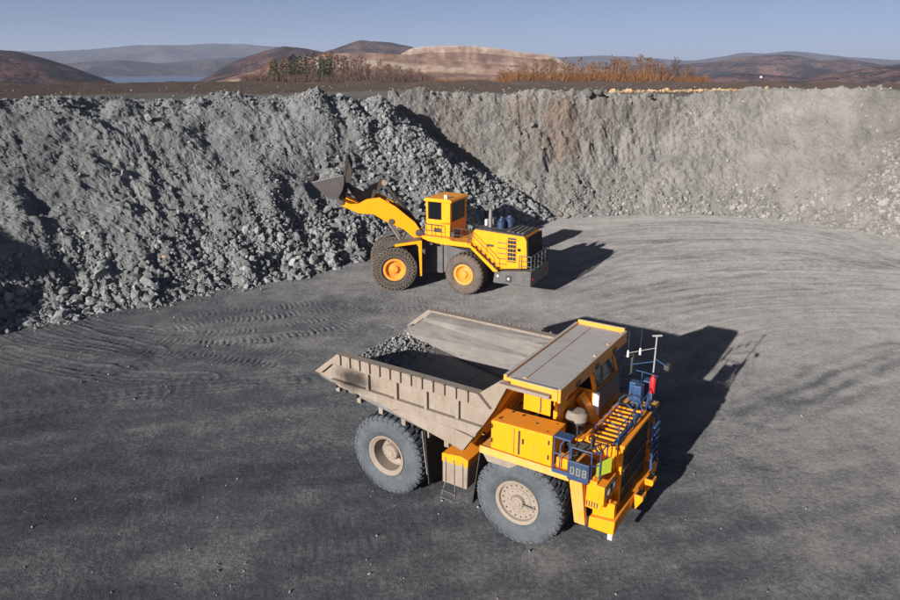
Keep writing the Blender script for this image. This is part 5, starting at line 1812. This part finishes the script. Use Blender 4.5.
lrailing([(0.28, 1.70, 0), (-0.45, 1.70, 0), (-1.2, 1.70, 0)], 3.75, 4.62, 'rust_steel', 0.024)
lrailing([(-3.35, 1.66, 0), (-2.7, 1.66, 0), (-2.1, 1.66, 0)], 3.60, 4.5, 'rust_steel', 0.024)
lrailing([(-3.65, 1.34, 0), (-5.0, 1.34, -0.06), (-6.2, 1.34, -0.10)], 4.58, 4.80, 'dark_metal', 0.018, 0)
MB().prism([(-0.35, 3.36), (-0.55, 3.30), (-0.50, 3.16), (-0.25, 3.18)], 'y', 1.72, 1.76).build('step_plate', 'dark_metal', LD)
# ---- cab
cab = MB().prism([(0.30, 3.76), (-1.62, 3.76), (-1.65, 4.78), (0.10, 4.62), (0.32, 4.45)], 'y', -1.28, 1.28).build('cab', 'loader_yellow', LD, 0.02)
for (x0, x1, y0, y1) in ((0.08, 0.24, 1.14, 1.28), (-1.65, -0.98, 1.18, 1.28), (-1.65, -1.50, 0.98, 1.179), (0.08, 0.24, -1.28, -1.14), (-1.65, -1.50, -1.28, -1.06)):
    MB().hexa([(x0, y0, 4.60), (x1, y0, 4.60), (x1, y1, 4.60), (x0, y1, 4.60), (x0, y0, 6.12), (x1, y0, 6.12), (x1, y1, 6.12), (x0, y1, 6.12)]).build('pillar', 'loader_yellow', cab, 0.015)
MB().prism([(0.34, 6.12), (-1.78, 6.12), (-1.80, 6.24), (-1.6, 6.36), (0.2, 6.36), (0.36, 6.26)], 'y', -1.38, 1.38).build('roof', 'loader_yellow', cab, 0.03)
MB().box(-0.97, 0.07, 1.20, 1.22, 4.66, 6.11).build('side_window', 'glass', cab)
MB().box(-0.98, 0.08, 1.222, 1.26, 4.62, 4.88).build('window_sill', 'loader_yellow', cab)
MB().box(-0.97, -0.88, 1.222, 1.26, 4.88, 6.11).build('window_frame', 'black', cab)
MB().box(-0.02, 0.07, 1.222, 1.26, 4.88, 6.11).build('window_frame', 'black', cab)
MB().box(-1.60, -1.58, -1.05, 0.97, 4.82, 6.11).build('rear_window', 'glass', cab)
MB().box(0.14, 0.16, -1.13, 1.13, 4.66, 6.11).build('windshield', 'glass', cab)
MB().box(-0.97, 0.07, -1.22, -1.20, 4.66, 6.11).build('side_window', 'glass', cab)
MB().box(-1.34, -1.10, 0.85, 1.15, 6.361, 6.62).build('beacon', 'white_paint', cab, 0.04)
MB().box(-1.55, -1.35, 0.95, 1.15, 6.0, 6.1).build('rear_lamp', 'lamp_lens', cab)
MB().box(-0.95, -0.4, 1.285, 1.31, 4.0, 4.3).build('grab_panel', 'dark_metal', cab)
MB().tube([(-0.2, 1.3, 4.1), (-0.2, 1.36, 4.5), (-0.75, 1.36, 4.5), (-0.75, 1.3, 4.1)], 0.02, 6).build('grab_handle', 'rust_steel', cab)
MB().box(-1.95, -1.66, 0.2, 1.25, 3.76, 4.1).build('rear_step_box', 'dark_metal', LD, 0.02)

# ---- front half
mb = MB()
mb.prism([(0.3, 1.0), (0.3, 2.9), (1.1, 3.6), (1.5, 3.9), (2.2, 3.7), (3.0, 2.7), (4.4, 2.3), (4.6, 1.5), (3.8, 1.1)], 'y', -0.62, 0.62)
ff = turn(mb.build('front_frame', 'grey_metal', LD, 0.03))
MB().lathe([(0.3, -1.3), (0.5, 0), (0.3, 1.3)], (3.25, 0, 1.58), 'y', 16).build('front_axle', 'dark_metal', ff, smooth=True)
for sd in (-1, 1):
    MB().tube([(1.3, sd * 0.85, 1.9), (2.7, sd * 0.85, 3.3)], 0.17, 14).build('lift_cylinder', 'dark_metal', ff, smooth=True)
    MB().tube([(2.7, sd * 0.85, 3.3), (3.5, sd * 0.85, 4.6)], 0.10, 12).build('cylinder_rod', 'chrome_pipe', ff, smooth=True)
    fd = turn(MB().prism([(1.40, 3.62), (3.25, 3.40), (3.9, 3.15), (3.9, 3.08), (3.22, 3.30), (1.50, 3.52)], 'y', sd * 1.1, sd * 2.2).build('fender', 'grey_metal', LD, 0.01))
    MB().prism([(1.34, 3.64), (3.20, 3.42), (3.20, 3.24), (1.72, 3.40), (1.58, 3.2), (1.48, 1.1), (1.36, 1.1)], 'y', sd * 2.201, sd * 2.27).build('fender_edge', 'loader_yellow', fd, 0.01)
    MB().hexa([(1.36, sd * 1.1, 1.2), (1.40, sd * 1.1, 1.2), (1.40, sd * 2.2, 1.2), (1.36, sd * 2.2, 1.2), (1.40, sd * 1.1, 3.5), (1.44, sd * 1.1, 3.5), (1.44, sd * 2.2, 3.5), (1.40, sd * 2.2, 3.5)]).build('fender_flap', 'dark_metal', fd)
    bo = turn(MB().prism([(1.0, 3.55), (1.68, 4.63), (3.05, 5.81), (4.07, 6.42), (4.96, 6.32), (5.6, 6.02), (6.6, 6.42), (6.92, 6.25), (6.75, 5.92), (5.54, 5.36), (4.58, 5.30), (3.57, 4.65), (2.53, 4.20), (1.35, 3.15)],
                         'y', sd * 0.68, sd * 1.0).build('boom_arm', 'loader_yellow', LD, 0.02))
    for q in ((1.45, 3.9, 0.24), (3.35, 4.75, 0.2), (6.72, 6.18, 0.2)):
        MB().lathe([(q[2], 0), (q[2], 0.08), (0.0, 0.1)], (q[0], sd * 1.0 + (0 if sd > 0 else -0.08), q[1]), 'y', 16).build('pivot_pin', 'rust_steel', bo, smooth=True)
turn(MB().tube([(5.0, -0.7, 5.75), (5.0, 0.7, 5.75)], 0.26, 16).build('boom_cross_tube', 'linkage_shade', LD, smooth=True))
bc = turn(MB().prism([(3.62, 7.25), (3.80, 7.45), (4.5, 7.2), (5.2, 6.7), (5.9, 7.1), (6.25, 7.45), (6.4, 7.25), (6.0, 6.6), (5.3, 5.75), (4.75, 5.8), (4.35, 6.6)], 'y', -0.28, 0.28).build('bellcrank', 'linkage_shade', LD, 0.02))
MB().lathe([(0.2, 0), (0.2, 0.72)], (3.72, -0.36, 7.34), 'y', 16).build('crank_pin', 'body_dust', bc, smooth=True)
turn(MB().tube([(1.3, 0, 4.0), (2.7, 0, 5.9)], 0.2, 14).build('tilt_cylinder', 'linkage_shade', LD, smooth=True))
turn(MB().tube([(2.7, 0, 5.9), (3.7, 0, 7.3)], 0.11, 12).build('tilt_rod', 'linkage_shade', LD, smooth=True))
turn(MB().beam((6.3, 0, 7.35), (6.6, 0, 7.6), 0.4, 0.25).build('bucket_link', 'linkage_shade', LD, 0.02))
# bucket: shell bent from one plate, two side plates, lip and teeth
outer = [(8.55, 7.66), (7.55, 6.72), (7.28, 6.58), (7.0, 6.60), (6.80, 6.76), (6.56, 7.15), (6.42, 7.6), (6.34, 8.15), (6.12, 9.10)]
inner = [(x + 0.07, z + 0.11) for x, z in outer]
inner[-1] = (6.24, 9.12)
inner[0] = (8.58, 7.72)
bk = turn(MB().prism(outer + inner[::-1], 'y', -2.25, 2.25).build('bucket', 'rust_steel', LD, 0.01))
for sd in (-1, 1):
    MB().prism([(8.52, 7.72), (7.55, 6.74), (7.28, 6.60), (7.0, 6.62), (6.82, 6.78), (6.58, 7.15), (6.44, 7.6), (6.42, 8.15), (6.62, 8.16)], 'y', sd * 2.251, sd * 2.33).build('side_plate', 'rust_steel', bk, 0.01)
    MB().beam((8.5, sd * 2.29, 7.76), (6.55, sd * 2.29, 8.19), 0.14, 0.07).build('side_cutter', 'chrome_pipe', bk)
MB().prism([(6.15, 9.10), (6.26, 9.13), (6.36, 8.55), (6.28, 8.5)], 'y', -2.25, 2.25).build('spill_guard', 'linkage_shade', bk)
for yy in (-2.2, 1.5):
    MB().prism([(6.10, 9.20), (6.34, 8.75), (6.32, 7.7), (6.02, 7.65), (5.86, 8.45)], 'y', yy, yy + 0.7).build('guard_silhouette', 'linkage_shade', bk, 0.02)  # added blocks that give the shaded bucket back its dark outline
for yy in (0.3, -0.3):
    turn(MB().tube([(1.6, yy, 4.1), (2.6, yy * 1.6, 5.3), (3.6, yy * 1.8, 6.05), (4.6, yy * 1.4, 6.3)], 0.035, 6).build('hydraulic_hose', 'rubber_dark', LD, smooth=True))
for k in range(7):
    yy = -1.98 + k * 0.66
    MB().hexa([(8.45, yy - 0.12, 7.58), (8.45, yy + 0.12, 7.58), (8.55, yy + 0.12, 7.76), (8.55, yy - 0.12, 7.76), (8.78, yy - 0.05, 7.92), (8.78, yy + 0.05, 7.92), (8.80, yy + 0.05, 7.96), (8.80, yy - 0.05, 7.96)]).build('bucket_tooth', 'rust_steel', bk)
for yy in (-0.85, 0.85):
    MB().prism([(6.85, 6.72), (6.45, 7.55), (6.2, 7.3), (6.5, 6.05), (6.9, 6.05)], 'y', yy - 0.1, yy + 0.1).build('bucket_lug', 'linkage_shade', bk, 0.02)

# rock carried in the bucket: loose load, own object
rb = np.random.default_rng(91)
n = 900
lx = rb.uniform(6.55, 8.1, n)
ly = rb.uniform(-2.1, 2.1, n)
topz = 7.75 + 0.45 * np.cos((lx - 7.2) * 1.6) * np.cos(ly * 0.55)
botz = np.interp(lx, [6.5, 6.9, 7.3, 8.5], [7.6, 6.9, 6.85, 7.9])
lz = topz - np.abs(rb.normal(0, 0.12, n))
keep = lz > botz
lx, ly, lz = lx[keep], ly[keep], lz[keep]
wang = rad(153) + TURN
LPn = np.stack([-0.88 + lx * cos(wang) - ly * sin(wang), 48.8 + lx * sin(wang) + ly * cos(wang), lz], -1)
stone_field('bucket_rubble', LPn, np.clip(0.10 * np.exp(rb.normal(0, 0.45, len(lx))), 0.05, 0.32), 'rock_dark', 'broken grey rock heaped in the loader bucket', 'rubble', rb)
